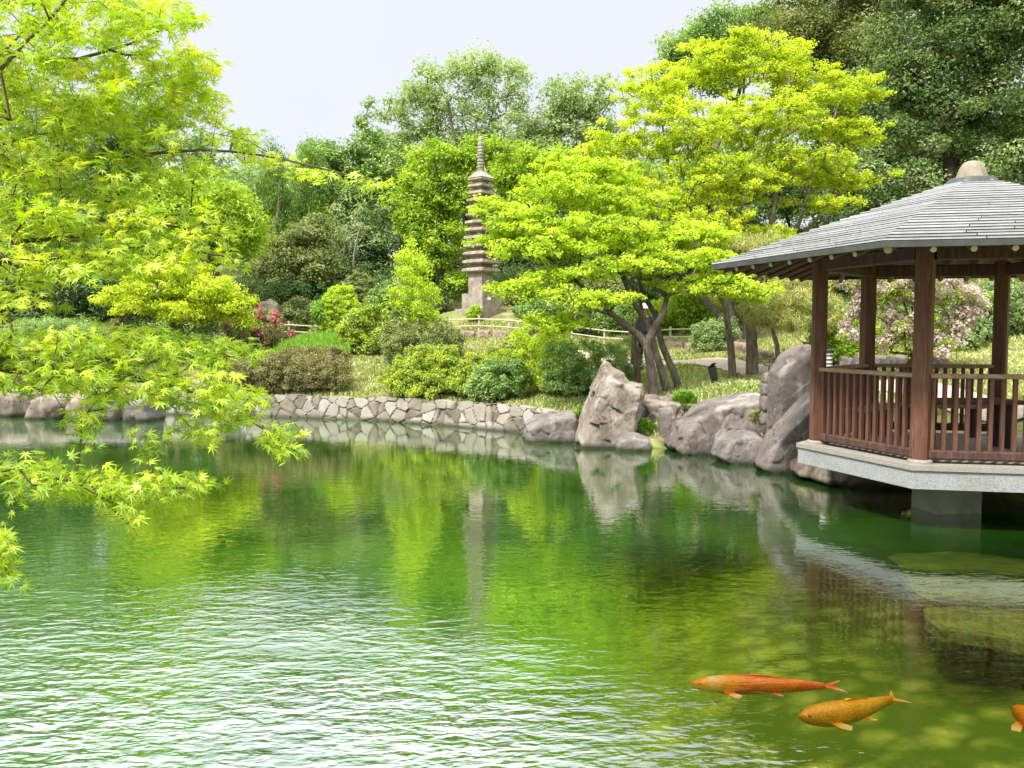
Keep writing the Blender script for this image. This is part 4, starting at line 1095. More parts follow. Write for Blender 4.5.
def yellow_tree():
    D = 25.5
    b = P(745, 352, D); b[2] = gz(*b[:2]) - .1
    q = lambda x, y, d=D: P(x, y, d)
    paths = []
    rng = np.random.default_rng(31)
    for x1, y1, x2, y2 in ((640, 230, 600, 140), (680, 220, 660, 110), (715, 200, 700, 90), (740, 190, 745, 60), (775, 200, 790, 70), (800, 220, 840, 100), (700, 240, 630, 190), (800, 240, 860, 170)):
        dd = rng.uniform(-1.6, 1.6)
        paths.append(([b + rng.normal(size=3) * [.15, .15, 0], q((745 + x1) / 2, (330 + y1) / 2 + 5, D + dd * .4), q(x1, y1, D + dd), q(x2, y2, D + dd * 1.3)], .13, .025))
    bl = [blob(770, 62, 46, 26, D), blob(710, 68, 40, 26, D + .5), blob(655, 95, 45, 28, D), blob(820, 90, 50, 24, D), blob(862, 88, 28, 14, D), blob(620, 150, 42, 26, D - .5), blob(690, 130, 62, 28, D - .8), blob(770, 120, 66, 28, D - .6),
          blob(850, 130, 42, 12, D), blob(850, 178, 48, 9, D), blob(800, 165, 60, 18, D - .5), blob(720, 180, 70, 24, D - 1), blob(640, 195, 60, 22, D - 1), blob(820, 205, 40, 7, D - .5), blob(700, 225, 60, 18, D - 1.2), blob(770, 235, 40, 10, D - 1), blob(740, 40, 24, 12, D), blob(640, 240, 50, 18, D - 1), blob(590, 190, 40, 20, D)]
    bl = [(c_, r_ * [1, 1, 1.1]) for c_, r_ in bl]
    tree('maple_tree', 'tallest yellow green maple with many upright stems before the dark evergreens', 'tree', b, paths, bl, 'yellow', 22, 2000, 68, .080, .25, .5, .12, .6, .62, 'bark_grey', .011, 6, hollow=1.6, rise=.2, step=.5, cv=.6)
yellow_tree()

def simple_tree(name, label, px, d, blobs, leaf, seed, h0=None, r0=.2, nclump=140, npc=110, lsize=.14, by=None, cat='tree', nst=1, topy=None, **kw):
    """tree whose trunk stands on the ground at picture column px and depth d"""
    x, y = P(px, 300, d)[:2]; b = np.array([x, y, gz(x, y) - .15]); rng = np.random.default_rng(seed)
    bl = [blob(*q) if len(q) > 4 else blob(*q, d) for q in blobs]
    c = np.mean([q[0] for q in bl], 0); topz = max(q[0][2] for q in bl)
    paths = []
    for i in range(nst):
        bb = b + (rng.normal(size=3) * [.25, .25, 0] if i else 0)
        t_ = np.array([c[0], c[1], c[2] * .55 + topz * .45]) + rng.normal(size=3) * [.5, .4, .1] * (1 if nst == 1 else 1.6)
        paths.append(trunk_up(bb, t_, r0 * (1 if nst == 1 else .75), r0 * .22, .25, rng))
    return tree(name, label, cat, b, paths, bl, leaf, seed, nclump, npc, lsize, **kw)

# ------------------------------------------------------------------ background trees
simple_tree('camphor_tree', 'tall pale green tree with wispy top twigs far behind the pagoda', 470, 47, [(450, 95, 42, 34), (500, 92, 34, 36), (415, 110, 36, 26), (430, 150, 55, 36), (500, 140, 45, 34), (540, 150, 30, 26), (390, 160, 36, 28), (420, 195, 55, 36), (480, 185, 55, 30), (478, 62, 24, 14)], 'pale', 101, nclump=520, npc=75, lsize=.19, r0=.28, csize=.70, bark='bark_grey', tip=.03, nst=3, cv=.6)
simple_tree('oak_tree', 'dark green tree with a single leafy spike rising from its top', 345, 44, [(330, 170, 34, 26), (362, 165, 34, 30), (345, 205, 44, 30), (368, 122, 9, 26), (362, 148, 20, 12), (320, 150, 20, 12)], 'mid', 102, nclump=170, npc=110, lsize=.19, r0=.3, csize=.6, tip=.025)
simple_tree('cedar_tree', 'soft feathery light green conifer standing beside the dark spiked tree', 270, 41, [(265, 215, 24, 40), (280, 180, 18, 28), (255, 265, 24, 36), (290, 250, 24, 30), (268, 150, 6, 20)], 'conifer', 103, nclump=170, npc=150, lsize=.20, shape=.16, hang=.6, up=.1, flat=1.5, csize=.55, r0=.22)
simple_tree('cedar_tree', 'feathery conifer wedged between the spiked tree and the pale tree', 318, 42, [(312, 190, 18, 34), (318, 235, 26, 36), (310, 160, 9, 14)], 'conifer', 104, nclump=110, npc=150, lsize=.20, shape=.16, hang=.6, up=.1, flat=1.5, csize=.55, r0=.2)
simple_tree('zelkova_tree', 'vivid green tree with dark leaning trunks next to the pagoda', 440, 34.5, [(440, 165, 34, 22), (470, 155, 24, 16), (425, 195, 34, 22), (460, 195, 30, 22), (420, 225, 28, 18), (445, 240, 34, 18), (425, 262, 26, 14), (450, 285, 26, 12), (492, 152, 24, 12)], 'bright', 105, nclump=270, npc=110, lsize=.15, r0=.2, nst=3, bark='bark_dark', csize=.55, tip=.02, flat=.5)
simple_tree('zelkova_tree', 'rounded vivid green treetop behind the pagoda spire', 530, 42, [(530, 168, 36, 18), (565, 165, 26, 14), (505, 178, 24, 14), (540, 195, 40, 20)], 'bright', 106, nclump=130, npc=120, lsize=.18, r0=.25, csize=.7)
simple_tree('camphor_tree', 'small grey green tree with thin crown against the sky', 572, 48, [(560, 100, 26, 24), (590, 100, 22, 26), (575, 135, 36, 26), (545, 130, 22, 20), (600, 140, 26, 24), (570, 170, 40, 24)], 'pale', 107, nclump=190, npc=75, lsize=.21, r0=.25, csize=.75, tip=.03)
simple_tree('oak_tree', 'mid green tree showing above the top of the yellow maple', 695, 38, [(690, 50, 30, 22), (725, 30, 36, 20), (670, 75, 24, 20), (715, 65, 36, 26), (760, 20, 26, 14)], 'mid', 108, nclump=170, npc=100, lsize=.17, r0=.25, csize=.65)
simple_tree('oak_tree', 'large olive green evergreen with small pale leaf tips above the yellow maple', 830, 34, [(820, 5, 50, 40), (850, 30, 50, 40), (790, 30, 40, 30), (870, -20, 60, 50), (830, 75, 60, 40), (810, -60, 60, 50), (870, 120, 50, 40)], 'olive', 109, nclump=260, npc=220, lsize=.13, r0=.4, csize=.72, hollow=3.5, cv=.75, lo=.45, flat=.6, up=.6, tip=.025)
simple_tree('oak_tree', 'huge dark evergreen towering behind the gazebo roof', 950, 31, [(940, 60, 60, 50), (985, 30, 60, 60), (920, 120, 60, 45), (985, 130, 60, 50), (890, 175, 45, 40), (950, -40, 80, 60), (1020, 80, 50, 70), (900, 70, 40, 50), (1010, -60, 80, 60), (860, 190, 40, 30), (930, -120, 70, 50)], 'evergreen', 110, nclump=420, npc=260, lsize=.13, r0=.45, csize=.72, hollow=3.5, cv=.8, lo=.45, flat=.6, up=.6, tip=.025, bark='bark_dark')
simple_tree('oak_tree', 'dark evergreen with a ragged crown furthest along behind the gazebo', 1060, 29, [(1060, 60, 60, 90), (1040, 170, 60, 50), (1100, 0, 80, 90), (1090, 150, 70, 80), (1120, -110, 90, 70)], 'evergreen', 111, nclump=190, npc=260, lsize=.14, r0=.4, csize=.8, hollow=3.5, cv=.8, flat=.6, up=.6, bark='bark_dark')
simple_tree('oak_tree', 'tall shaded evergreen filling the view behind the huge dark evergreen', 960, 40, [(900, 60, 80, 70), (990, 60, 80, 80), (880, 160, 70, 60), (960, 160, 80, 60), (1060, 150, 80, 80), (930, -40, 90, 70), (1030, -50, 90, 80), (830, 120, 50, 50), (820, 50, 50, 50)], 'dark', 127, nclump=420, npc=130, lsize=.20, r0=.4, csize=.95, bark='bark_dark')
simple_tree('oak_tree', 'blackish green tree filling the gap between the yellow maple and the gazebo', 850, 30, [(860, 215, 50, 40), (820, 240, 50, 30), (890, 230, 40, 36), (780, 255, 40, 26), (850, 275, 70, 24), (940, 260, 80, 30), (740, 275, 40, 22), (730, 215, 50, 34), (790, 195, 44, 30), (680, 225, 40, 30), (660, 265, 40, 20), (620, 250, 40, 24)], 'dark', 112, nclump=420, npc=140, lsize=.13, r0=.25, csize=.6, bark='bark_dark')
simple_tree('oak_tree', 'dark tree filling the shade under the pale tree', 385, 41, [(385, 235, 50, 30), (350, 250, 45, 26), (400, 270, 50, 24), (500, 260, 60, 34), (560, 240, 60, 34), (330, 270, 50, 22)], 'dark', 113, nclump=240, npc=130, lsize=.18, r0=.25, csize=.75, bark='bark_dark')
simple_tree('oak_tree', 'dusty olive tree with pale leaf tips beside the red azaleas', 305, 34, [(300, 245, 26, 22), (322, 265, 24, 22), (290, 272, 26, 22), (315, 230, 22, 14), (268, 262, 18, 20)], 'olive', 114, nclump=180, npc=120, lsize=.12, r0=.14, csize=.42)
simple_tree('cherry_tree', 'thin bare grey stems with sparse leaves near the round topiary', 345, 35, [(345, 215, 26, 26), (335, 245, 22, 18), (360, 240, 20, 18)], 'pale', 115, nclump=60, npc=18, lsize=.12, r0=.11, csize=.35, bark='bark_pale', nst=3, tip=.022)
simple_tree('oak_tree', 'mid green broad tree behind the feathery conifers', 225, 43, [(225, 190, 50, 36), (190, 220, 50, 36), (250, 240, 50, 30), (150, 210, 50, 50), (205, 150, 24, 20), (150, 130, 44, 34), (120, 100, 40, 30)], 'mid', 116, nclump=240, npc=110, lsize=.18, r0=.3, csize=.75)
simple_tree('maple_tree', 'bright green rounded maple behind the overhanging boughs', 215, 30, [(215, 205, 40, 24), (190, 235, 44, 26), (235, 235, 30, 22), (170, 200, 36, 26), (150, 240, 40, 26)], 'bright', 117, nclump=230, npc=120, lsize=.13, r0=.2, csize=.5, nst=2)
simple_tree('maple_tree', 'yellow green maple with slim forked trunk on the bank above the shore blocks', 165, 27, [(160, 285, 40, 16), (205, 290, 36, 16), (135, 300, 36, 14), (190, 310, 50, 12), (230, 305, 24, 14), (175, 268, 40, 12), (240, 322, 14, 8)], 'yellow', 118, nclump=300, npc=95, lsize=.10, r0=.10, csize=.34, nst=3, flat=.5, tip=.010)
simple_tree('oak_tree', 'shaded dark tree standing behind the low pruned pine', 70, 29, [(60, 290, 70, 24), (0, 280, 60, 40), (110, 300, 50, 20), (40, 320, 60, 14)], 'dark', 119, nclump=220, npc=120, lsize=.14, r0=.2, csize=.5, bark='bark_dark')
simple_tree('oak_tree', 'broad green tree at the far end of the pond behind the maple boughs', 30, 36, [(30, 200, 80, 60), (100, 170, 60, 50), (-60, 190, 80, 80), (60, 120, 60, 40), (-30, 90, 80, 60), (130, 130, 40, 30)], 'mid', 120, nclump=330, npc=110, lsize=.17, r0=.35, csize=.8)
simple_tree('pine_tree', 'dark conifer crown glimpsed between the near maple boughs', 125, 34, [(120, 150, 30, 22), (140, 180, 30, 20), (115, 185, 30, 20)], 'dark', 121, nclump=110, npc=120, lsize=.15, r0=.2, csize=.5, bark='bark_dark')
simple_tree('pine_tree', 'low pruned pine spreading over the shore rocks', 50, 25.5, [(55, 328, 44, 9), (20, 338, 34, 9), (95, 338, 30, 8), (5, 362, 26, 12)], 'mid', 122, nclump=150, npc=150, lsize=.12, r0=.12, csize=.30, shape=.12, up=.7)
simple_tree('sapling', 'young slim tree with one straight pale trunk and airy lime leaves', 421, 24.8, [(412, 268, 20, 18), (418, 295, 26, 16), (408, 248, 8, 10), (425, 315, 20, 10), (398, 300, 14, 12)], 'lime', 123, nclump=130, npc=40, lsize=.085, r0=.04, csize=.22, bark='bark_pale', tip=.006)
# pines beside the path
def path_pines():
    D = 20.2
    for i, (x0, pts, r0, bl, lb) in enumerate((
        (733, [(731, 350), (728, 325), (724, 300), (718, 275), (712, 255)], .10, [(700, 255, 30, 9, D), (728, 245, 30, 9, D)], 'slim dark trunk of a pine leaning over the path nearest the black spotlight'),
        (752, [(752, 350), (750, 320), (748, 290), (745, 250)], .16, [(760, 262, 46, 12, D + .5), (790, 268, 40, 12, D + .5), (775, 245, 36, 12, D + .6)], 'thicker fluted grey trunk rising beside the path under feathery olive needles'),
        (778, [(777, 345), (772, 325), (778, 300), (790, 285)], .07, [(790, 300, 36, 11, D - .6), (815, 305, 34, 12, D - .4), (775, 318, 28, 9, D - .8), (800, 322, 38, 9, D - .6), (760, 305, 26, 8, D), (832, 322, 26, 9, D), (800, 285, 36, 10, D - .2)], 'short bent pine with hanging olive yellow needles beside the tallest slab'))):
        b = P(x0, 372, D + (i == 2) * .8); b[2] = gz(*b[:2]) - .1
        tree('pine_tree', lb, 'tree', b, [([b] + [P(x, y, D + (i == 2) * .8) for x, y in pts], r0, r0 * .55)], [blob(*q) for q in bl], 'pine', 140 + i, 110 if i < 2 else 260, 90, .12, .26, .55, .2, .35, .10, 'bark_grey', .008, 8, hang=.5, rise=.1)
path_pines()
# blossom tree
def pinks(root, C, R, rng):
    sel = rng.random(len(C)) < .62
    V, F, v = leafs(C[sel] + [0, -.03, .02], R[sel] * 1.0, 34, .062, rng, .3, .9, .5, 2.5)
    mesh_np('blossom', V, [F], LM['flower_pink'], root, attrs={'v': v})
simple_tree('flowering_tree', 'tree covered with pale pink blossom seen through the gazebo', 905, 17.4, [(870, 300, 26, 14), (900, 292, 30, 14), (940, 296, 34, 14), (965, 315, 20, 12), (905, 322, 34, 12), (940, 330, 26, 10), (860, 318, 20, 10), (925, 280, 40, 10), (885, 340, 18, 6), (850, 335, 16, 12), (975, 300, 18, 16), (920, 345, 40, 12), (880, 280, 50, 12)], 'bright', 150, nclump=420, npc=34, lsize=.06, r0=.07, csize=.17, lo=.15, nst=3, bark='bark_dark', tip=.007, extra=pinks)

# ------------------------------------------------------------------ shrubs
def shrub(label, blobs, leaf, seed, base=None, name='shrub', nclump=120, npc=110, lsize=.06, csize=None, group=None, bark='bark_dark', lo=.55, extra=None, cat='shrub', floaty=False, **kw):
    bl = []
    for q in blobs:
        cc, rr = blob(*q); g_ = gz(cc[0], cc[1]); top = cc[2] + rr[2]
        if sdist(np.array([cc[0]]), np.array([cc[1]]))[0] > .1 and cc[2] - rr[2] * .8 > g_ and not floaty:
            cc = np.array([cc[0], cc[1], (top + g_ - .05) / 2]); rr = np.array([rr[0], rr[1], (top - g_ + .05) / 2])
        bl.append((cc, rr))
    c = np.mean([q[0] for q in bl], 0); b = np.array([c[0], c[1], gz(c[0], c[1]) - .05]) if base is None else base
    rng = np.random.default_rng(seed)
    paths = []
    for i in range(4):
        t = b + (c - b) * .6 + rng.normal(size=3) * .25 * np.mean([q[1][0] for q in bl]) * np.array([1, 1, 0]); t[2] = max(t[2], b[2] + .12)
        paths.append(([b + rng.normal(size=3) * [.05, .05, 0], (b + t) / 2 + rng.normal(size=3) * .03, t], .028, .014))
    kw.setdefault('flat', .8); kw.setdefault('up', .35); kw.setdefault('hollow', 2.4)
    return tree(name, label, cat, b, paths, bl, leaf, seed, nclump, npc, lsize, csize, lo=lo, bark=bark, tip=.004, k=5, group=group, crown_name='foliage', trunk_name='stem', extra=extra, step=.2, **kw)
shrub('big rounded yellow green azalea bulging over the middle of the retaining wall', [(430, 368, 36, 23, 22.0), (410, 376, 26, 19, 22.0), (453, 376, 20, 18, 21.6), (430, 386, 40, 14, 21.7)], 'azalea', 201, nclump=330, npc=95, lsize=.075, csize=.15)
shrub('yellow tipped azalea behind the dark green bush at the wall end', [(480, 371, 24, 20, 21.3), (470, 385, 18, 15, 21.0), (503, 362, 26, 15, 21.5)], 'azalea', 202, nclump=190, npc=90, lsize=.075, csize=.14)
shrub('dark green rounded bush growing in front of the yellow tipped azalea', [(503, 380, 29, 22, 20.4), (488, 388, 20, 15, 20.3)], 'mid', 203, nclump=190, npc=90, lsize=.07, csize=.14)
shrub('long clipped brownish hedge above the retaining wall', [(262, 372, 26, 19, 23.3), (290, 370, 28, 20, 23.2), (240, 375, 24, 17, 23.4), (312, 376, 20, 15, 23.0)], 'hedge', 204, nclump=420, npc=120, lsize=.05, csize=.15, name='hedge')
shrub('clipped olive hedge with a rounded end beside the brownish hedge', [(325, 362, 26, 17, 23.7), (305, 360, 22, 14, 24.3), (334, 372, 18, 15, 22.9)], 'hedge', 205, nclump=300, npc=120, lsize=.05, csize=.15, name='hedge')
shrub('yellow green azalea mound standing before the short bamboo fence', [(368, 318, 22, 13, 27.2), (355, 322, 14, 10, 27.2), (384, 322, 14, 9, 27.2)], 'azalea', 206, nclump=180, npc=90, lsize=.09, csize=.18)
shrub('broad dull olive shrub around the foot of the young slim tree', [(425, 330, 38, 13, 24.8), (405, 338, 24, 10, 24.4), (445, 335, 22, 10, 24.6), (400, 325, 20, 10, 25)], 'olive', 207, nclump=260, npc=85, lsize=.07, csize=.17)
shrub('smooth mushroom shaped topiary with bright lime top', [(340, 300, 20, 14, 29.5)], 'lime', 208, nclump=420, npc=90, lsize=.05, csize=.085, lo=.90)
shrub('larger clipped dome of dull brown twigs behind the lime topiary', [(360, 288, 20, 15, 32), (352, 298, 20, 12, 32)], 'olive', 209, nclump=420, npc=90, lsize=.06, csize=.10, lo=.88)
shrub('small sprig of fresh green leaves at the foot of the lime topiary', [(321, 305, 8, 7, 29.2)], 'grass', 210, nclump=30, npc=60, lsize=.08)
def reds(root, C, R, rng):
    sel = rng.random(len(C)) < .22
    V, F, v = leafs(C[sel] + [0, -.1, .05], R[sel] * .8, 22, .09, rng, .3, .9, .5, 2.5)
    mesh_np('blossom', V, [F], LM['flower_red'], root, attrs={'v': v})
shrub('brown twiggy azalea dotted with crimson flowers', [(262, 322, 22, 13, 29.0), (240, 325, 18, 12, 28.6), (278, 328, 14, 9, 28.6)], 'hedge', 211, nclump=190, npc=80, lsize=.07, csize=.18, extra=reds)
shrub('low grey olive mound behind the crimson azalea', [(300, 308, 20, 9, 31.5), (288, 312, 14, 7, 31)], 'olive', 212, nclump=120, npc=90, lsize=.08, csize=.18)
shrub('dark open shrub with bare stems under the layered maple', [(588, 348, 26, 10, 19.8), (560, 345, 24, 9, 20), (600, 360, 18, 7, 19.6), (575, 362, 18, 5, 19.6)], 'mid', 213, nclump=230, npc=55, lsize=.065, csize=.14, lo=.3)
shrub('brownish shrub edged with fresh leaves behind the kerb stones', [(520, 340, 17, 11, 23.5), (540, 336, 18, 10, 23.5)], 'hedge', 214, nclump=150, npc=85, lsize=.07, csize=.16)
shrub('juniper like blue green shrub behind the tall pointed stone', [(618, 352, 16, 12, 19.5), (630, 345, 14, 12, 19.8), (606, 372, 16, 8, 19.2)], 'mid', 215, nclump=140, npc=110, lsize=.07, csize=.14, shape=.15)
shrub('vivid green shrub behind the end post of the fence', [(712, 312, 26, 14, 28), (690, 300, 22, 14, 28), (735, 310, 20, 14, 28)], 'bright', 216, nclump=170, npc=90, lsize=.10, csize=.26)
shrub('olive green bush between the end post and the pines', [(708, 330, 16, 9, 24.2), (722, 325, 14, 9, 24.2)], 'pale', 217, nclump=110, npc=90, lsize=.07, csize=.17)
shrub('bright green bush behind the nearest corner of the gazebo railing', [(838, 345, 26, 15, 20.2), (858, 335, 20, 14, 20.2), (826, 335, 20, 12, 20.2)], 'bright', 218, nclump=230, npc=90, lsize=.08, csize=.18)
shrub('large dull green bank of shrubs behind the blossom tree', [(1000, 310, 40, 26, 21), (1040, 300, 40, 34, 21), (975, 330, 20, 14, 20.6), (940, 305, 50, 20, 22)], 'evergreen', 219, nclump=330, npc=110, lsize=.08, csize=.26)
shrub('lush green shrub under the vivid green tree', [(400, 292, 22, 12, 31), (380, 300, 16, 10, 31)], 'mid', 220, nclump=130, npc=90, lsize=.10, csize=.24)
shrub('small upright green shrub in front of the pagoda plinth', [(474, 312, 7, 6, 30.0)], 'bright', 221, nclump=30, npc=60, lsize=.08)
shrub('pale green low bush beside the topmost path stones', [(500, 300, 30, 12, 34), (540, 300, 30, 14, 34)], 'olive', 222, nclump=160, npc=90, lsize=.10, csize=.26)
shrub('bronze tipped bush behind the low pruned pine', [(112, 330, 14, 10, 26.5)], 'hedge', 223, nclump=60, npc=90, lsize=.08, csize=.16)
shrub('bright hanging foliage low on the layered maple side of the kerb stones', [(540, 322, 34, 9, 21), (556, 330, 30, 7, 20.6)], 'lime', 224, nclump=150, npc=70, lsize=.07, csize=.17)
shrub('grey green undergrowth filling the far bank behind the yellow maple', [(120, 340, 60, 18, 28), (200, 338, 50, 16, 28), (60, 350, 50, 16, 28)], 'mid', 225, nclump=260, npc=90, lsize=.09, csize=.3)
shrub('dark undergrowth below the dusty olive tree', [(300, 290, 40, 12, 33.5), (260, 290, 30, 16, 33.5), (345, 275, 40, 14, 35)], 'dark', 226, nclump=200, npc=90, lsize=.10, csize=.3)

for i, (x, d, hh, lf, lb) in enumerate(((545, 30.5, 12, 'mid', 'round green bush just behind the fence beyond the pagoda corner'), (585, 29.5, 14, 'dark', 'dark bush behind the fence in line with the layered maple boughs'),
        (625, 29, 15, 'mid', 'leafy green bush behind the fence at the back of the person in the white hat'), (665, 28.5, 16, 'bright', 'fresh green bush behind the last span of the fence'),
        (600, 33, 20, 'olive', 'tall olive bush in the second row behind the fence'), (655, 33, 20, 'dark', 'tall dark bush in the second row behind the fence'))):
    b = P(x, 330, d); g_ = gz(b[0], b[1]); y0 = 384 - (g_ - EYE) / d * FPX - 52
    shrub(lb, [(x, y0 - hh, 24, hh, d), (x - 14, y0 - hh * .7, 16, hh * .8, d), (x + 14, y0 - hh * .8, 18, hh * .8, d)], lf, 240 + i, nclump=150, npc=90, lsize=.10, csize=.26)

# blades of grass-like plants
def blades(P0, H, wd, rng, lean=.35):
    n = len(P0); a = rng.uniform(0, 2 * math.pi, n); t = np.stack([np.cos(a), np.sin(a), np.zeros(n)], 1); L = H * rng.uniform(.5, 1.1, n)
    b = rng.uniform(0, 2 * math.pi, n); s_ = np.stack([np.cos(b), np.sin(b), np.zeros(n)], 1) * wd
    le = lean * rng.uniform(.2, 1.2, n)
    mid = P0 + np.array([0, 0, 1]) * (L * .6)[:, None] + t * (L * le * .35)[:, None]
    tip = P0 + np.array([0, 0, 1]) * (L * .95)[:, None] * (1 - le * .3)[:, None] + t * (L * le)[:, None]
    V = np.stack([P0 - s_ * .6, P0 + s_ * .6, mid + s_, tip, mid - s_], 1)
    base = (np.arange(n) * 5)[:, None]
    return V.reshape(-1, 3), [base + np.array([0, 1, 2, 4]), base + np.array([4, 2, 3])], np.repeat(rng.random(n), 5)
def bed(name, label, quad, n, H, wd, leaf, seed, kind=None, cat=None, lean=.35, patch=None, zoff=0):
    rng = np.random.default_rng(seed); q = np.array(quad)
    a, b = rng.random(n), rng.random(n)
    XY = (q[0] * ((1 - a) * (1 - b))[:, None] + q[1] * (a * (1 - b))[:, None] + q[2] * (a * b)[:, None] + q[3] * ((1 - a) * b)[:, None])
    s_ = sdist(XY[:, 0], XY[:, 1]); XY = XY[s_ > .28]
    p = np.stack([XY[:, 0], XY[:, 1], ground(XY[:, 0], XY[:, 1]) - .01 + zoff], 1)
    V, F, v = blades(p, H, wd, rng, lean)
    o = mesh_np(name, V, F, LM[leaf], attrs={'v': v}, origin=(p[:, 0].mean(), p[:, 1].mean(), p[:, 2].mean()))
    return tag(o, label, cat, None, kind)
bed('iris_bed', 'bright green strap leaved irises on the slope before the short fence', [P(262, 340, 26)[:2], P(345, 340, 26)[:2], P(362, 340, 29)[:2], P(300, 340, 29)[:2]], 9000, .62, .014, 'grass', 301, cat='plants', lean=.3)
def tuft(label, px, py, rx, ry, d, n, H, seed, leaf='grass'):
    rng = np.random.default_rng(seed); c, r = blob(px, py, rx, ry, d)
    u = rng.normal(size=(n, 3)); u /= np.linalg.norm(u, axis=1)[:, None]; u[:, 2] = np.abs(u[:, 2]); u[:, 1] = -np.abs(u[:, 1])
    p = c + u * r * rng.uniform(.4, .9, n)[:, None] * [1, .8, 1]
    V, F, v = blades(p, H, .012, rng, 1.1)
    m_ = mesh_np('grass_tuft', V, F, LM[leaf], attrs={'v': v}, origin=(c[0], c[1], c[2] - r[2])); tag(m_, label, 'plant')
tuft('dense tuft of dark sedge over the small rounded boulder', 640, 434, 17, 12, 16.9, 1500, .20, 311)
tuft('bright green ferns growing between the flat boulder and the pointed stone', 581, 425, 9, 16, 17.6, 1000, .16, 312)
tuft('thin tuft of grass in the crack before the tallest slab', 758, 424, 9, 12, 15.2, 500, .18, 313, 'sasa')
tuft('grass strip along the top of the wide reddish boulder', 684, 404, 14, 10, 17.4, 900, .2, 314)

# ------------------------------------------------------------------ ground cover and far woods
def cover(name, n, x0, x1, d0, d1, H, wd, leaf, seed, lean=.9, mask=None):
    rng = np.random.default_rng(seed)
    d = np.sqrt(rng.uniform(d0 ** 2, d1 ** 2, n)); px = rng.uniform(x0, x1, n)
    X = (px - 512) / FPX * d * 1.0
    s_ = sdist(X, d); ok = s_ > .3
    # keep off the path
    pp = np.array(PATH); dm = np.full(n, 9.)
    for i in range(len(pp) - 1):
        a, b = pp[i], pp[i + 1]; e_ = b - a; t = np.clip(((X - a[0]) * e_[0] + (d - a[1]) * e_[1]) / (e_ @ e_), 0, 1)
        dm = np.minimum(dm, np.hypot(X - a[0] - t * e_[0], d - a[1] - t * e_[1]))
    ok &= dm > .62
    ok &= rng.random(n) < .35 + .65 * (np.sin(X * .9 + 2 * np.sin(d * .7)) + np.sin(d * 1.3 - X * .6) > -.7)
    if mask is not None: ok &= mask(X, d)
    X, d = X[ok], d[ok]
    p = np.stack([X, d, ground(X, d) - .01], 1)
    V, F, v = blades(p, H, wd, rng, lean)
    cl = .5 + .5 * np.sin(X * 2.1 + 1.3 * np.sin(d * 1.7)) * np.cos(d * 1.9 + X)
    v = np.clip(v * .6 + np.repeat(cl, 5) * .4, 0, 1)
    return tag(mesh_np(name, V, F, LM[leaf], attrs={'v': v}), kind='stuff')
cover('ground_cover', 150000, 200, 1060, 14.5, 30, .17, .016, 'sasa', 401)
cover('lawn_grass', 60000, 500, 800, 15, 24, .10, .008, 'grass', 402, mask=lambda X, d: np.sin(X * 1.9 + .6 * d) + np.cos(d * 2.3 - X) > .35)
def far_woods():
    rng = np.random.default_rng(55)
    bl = []
    for x in range(-120, 1240, 42):
        for row in range(3):
            d = 50 + row * 5 + rng.uniform(-2, 2); xx, yy = P(x + rng.uniform(-15, 15), 300, d)[:2]
            top = np.interp(x, [-120, 200, 260, 380, 500, 600, 800, 1240], [190, 190, 175, 170, 165, 175, 150, 150]) + rng.uniform(-14, 14) + row * -3
            z_ = P(x, top, d)[2]; g_ = gz(xx, yy)
            bl.append((np.array([xx, yy, (z_ + g_) / 2 + .8]), np.array([2.6, 2.2, max(1.2, (z_ - g_) / 2)])))
    C, R = clumps(bl, 2300, rng, .4, .95, .8)
    V, F, v = leafs(C, R, 55, .30, rng, .4, .5, .6, 2)
    tag(mesh_np('far_woods', V, [F], LM['mid'], attrs={'v': v}), kind='stuff')
    bl = []
    for x in range(-140, 1240, 30):
        d = 36 + rng.uniform(-2, 2); xx, yy = P(x, 300, d)[:2]; bl.append((np.array([xx, yy, gz(xx, yy) + .5]), np.array([1.2, 1.5, .8])))
    C, R = clumps(bl, 700, rng, .3, .5, .8)
    V, F, v = leafs(C, R, 70, .16, rng, .4, .5, .6, 2)
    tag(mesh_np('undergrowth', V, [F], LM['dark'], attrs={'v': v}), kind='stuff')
far_woods()

# ------------------------------------------------------------------ small fixtures
b = GT(714, 386)
sp = empty('spotlight', b, 'black garden spotlight tilted upwards on the lawn', 'spotlight')
m = MB(); m.tube([b + [0, 0, -.05], b + [0, 0, .12]], .02, 8); m.build('stake', M['black'], sp)
m = MB(); m.tube([b + [.03, .02, .07], b + [0, 0, .16], b + [-.06, -.02, .42]], [.07, .085, .095], 12); m.build('lamp_head', M['black'], sp)
m = MB(); m.beam(b + [-.10, -.02, .40], b + [-.02, -.10, .50], .16, .012); m.build('visor', M['black'], sp)
b = P(769, 375, 15.6); b[2] = gz(b[0], b[1])
gl_ = empty('garden_lamp', b, 'thin black garden lamp with a flat cap beside the cobble column', 'lamp'); tp = P(769, 366, 15.6)[2]
m = MB(); m.tube([b, (b[0], b[1], tp)], .012, 7); m.build('pole', M['black'], gl_)
m = MB(); m.lathe((b[0], b[1], tp), [(.09, 0), (.10, .012), (.03, .05)], 14); m.build('cap', M['black'], gl_)
b = P(827, 370, 18.0); b[2] = gz(b[0], b[1]); zt = P(827, 350, 18.0)[2]
bl_ = empty('bollard', b, 'short white striped bollard with a dark cap behind the gazebo', 'bollard')
m = MB(); m.tube([(b[0], b[1], b[2] - .1), (b[0], b[1], zt - .06)], .105, 16); body = m.build('column', M['white_paint'], bl_, smooth=False)
for i in range(4):
    z_ = zt - .12 - i * .085; m = MB(); m.tube([(b[0], b[1], z_ - .015), (b[0], b[1], z_ + .015)], .109, 16); m.build('band', M['black'], body)
m = MB(); m.lathe((b[0], b[1], zt - .058), [(.125, 0), (.125, .05), (.07, .08)], 16); m.build('cap', M['black'], bl_)
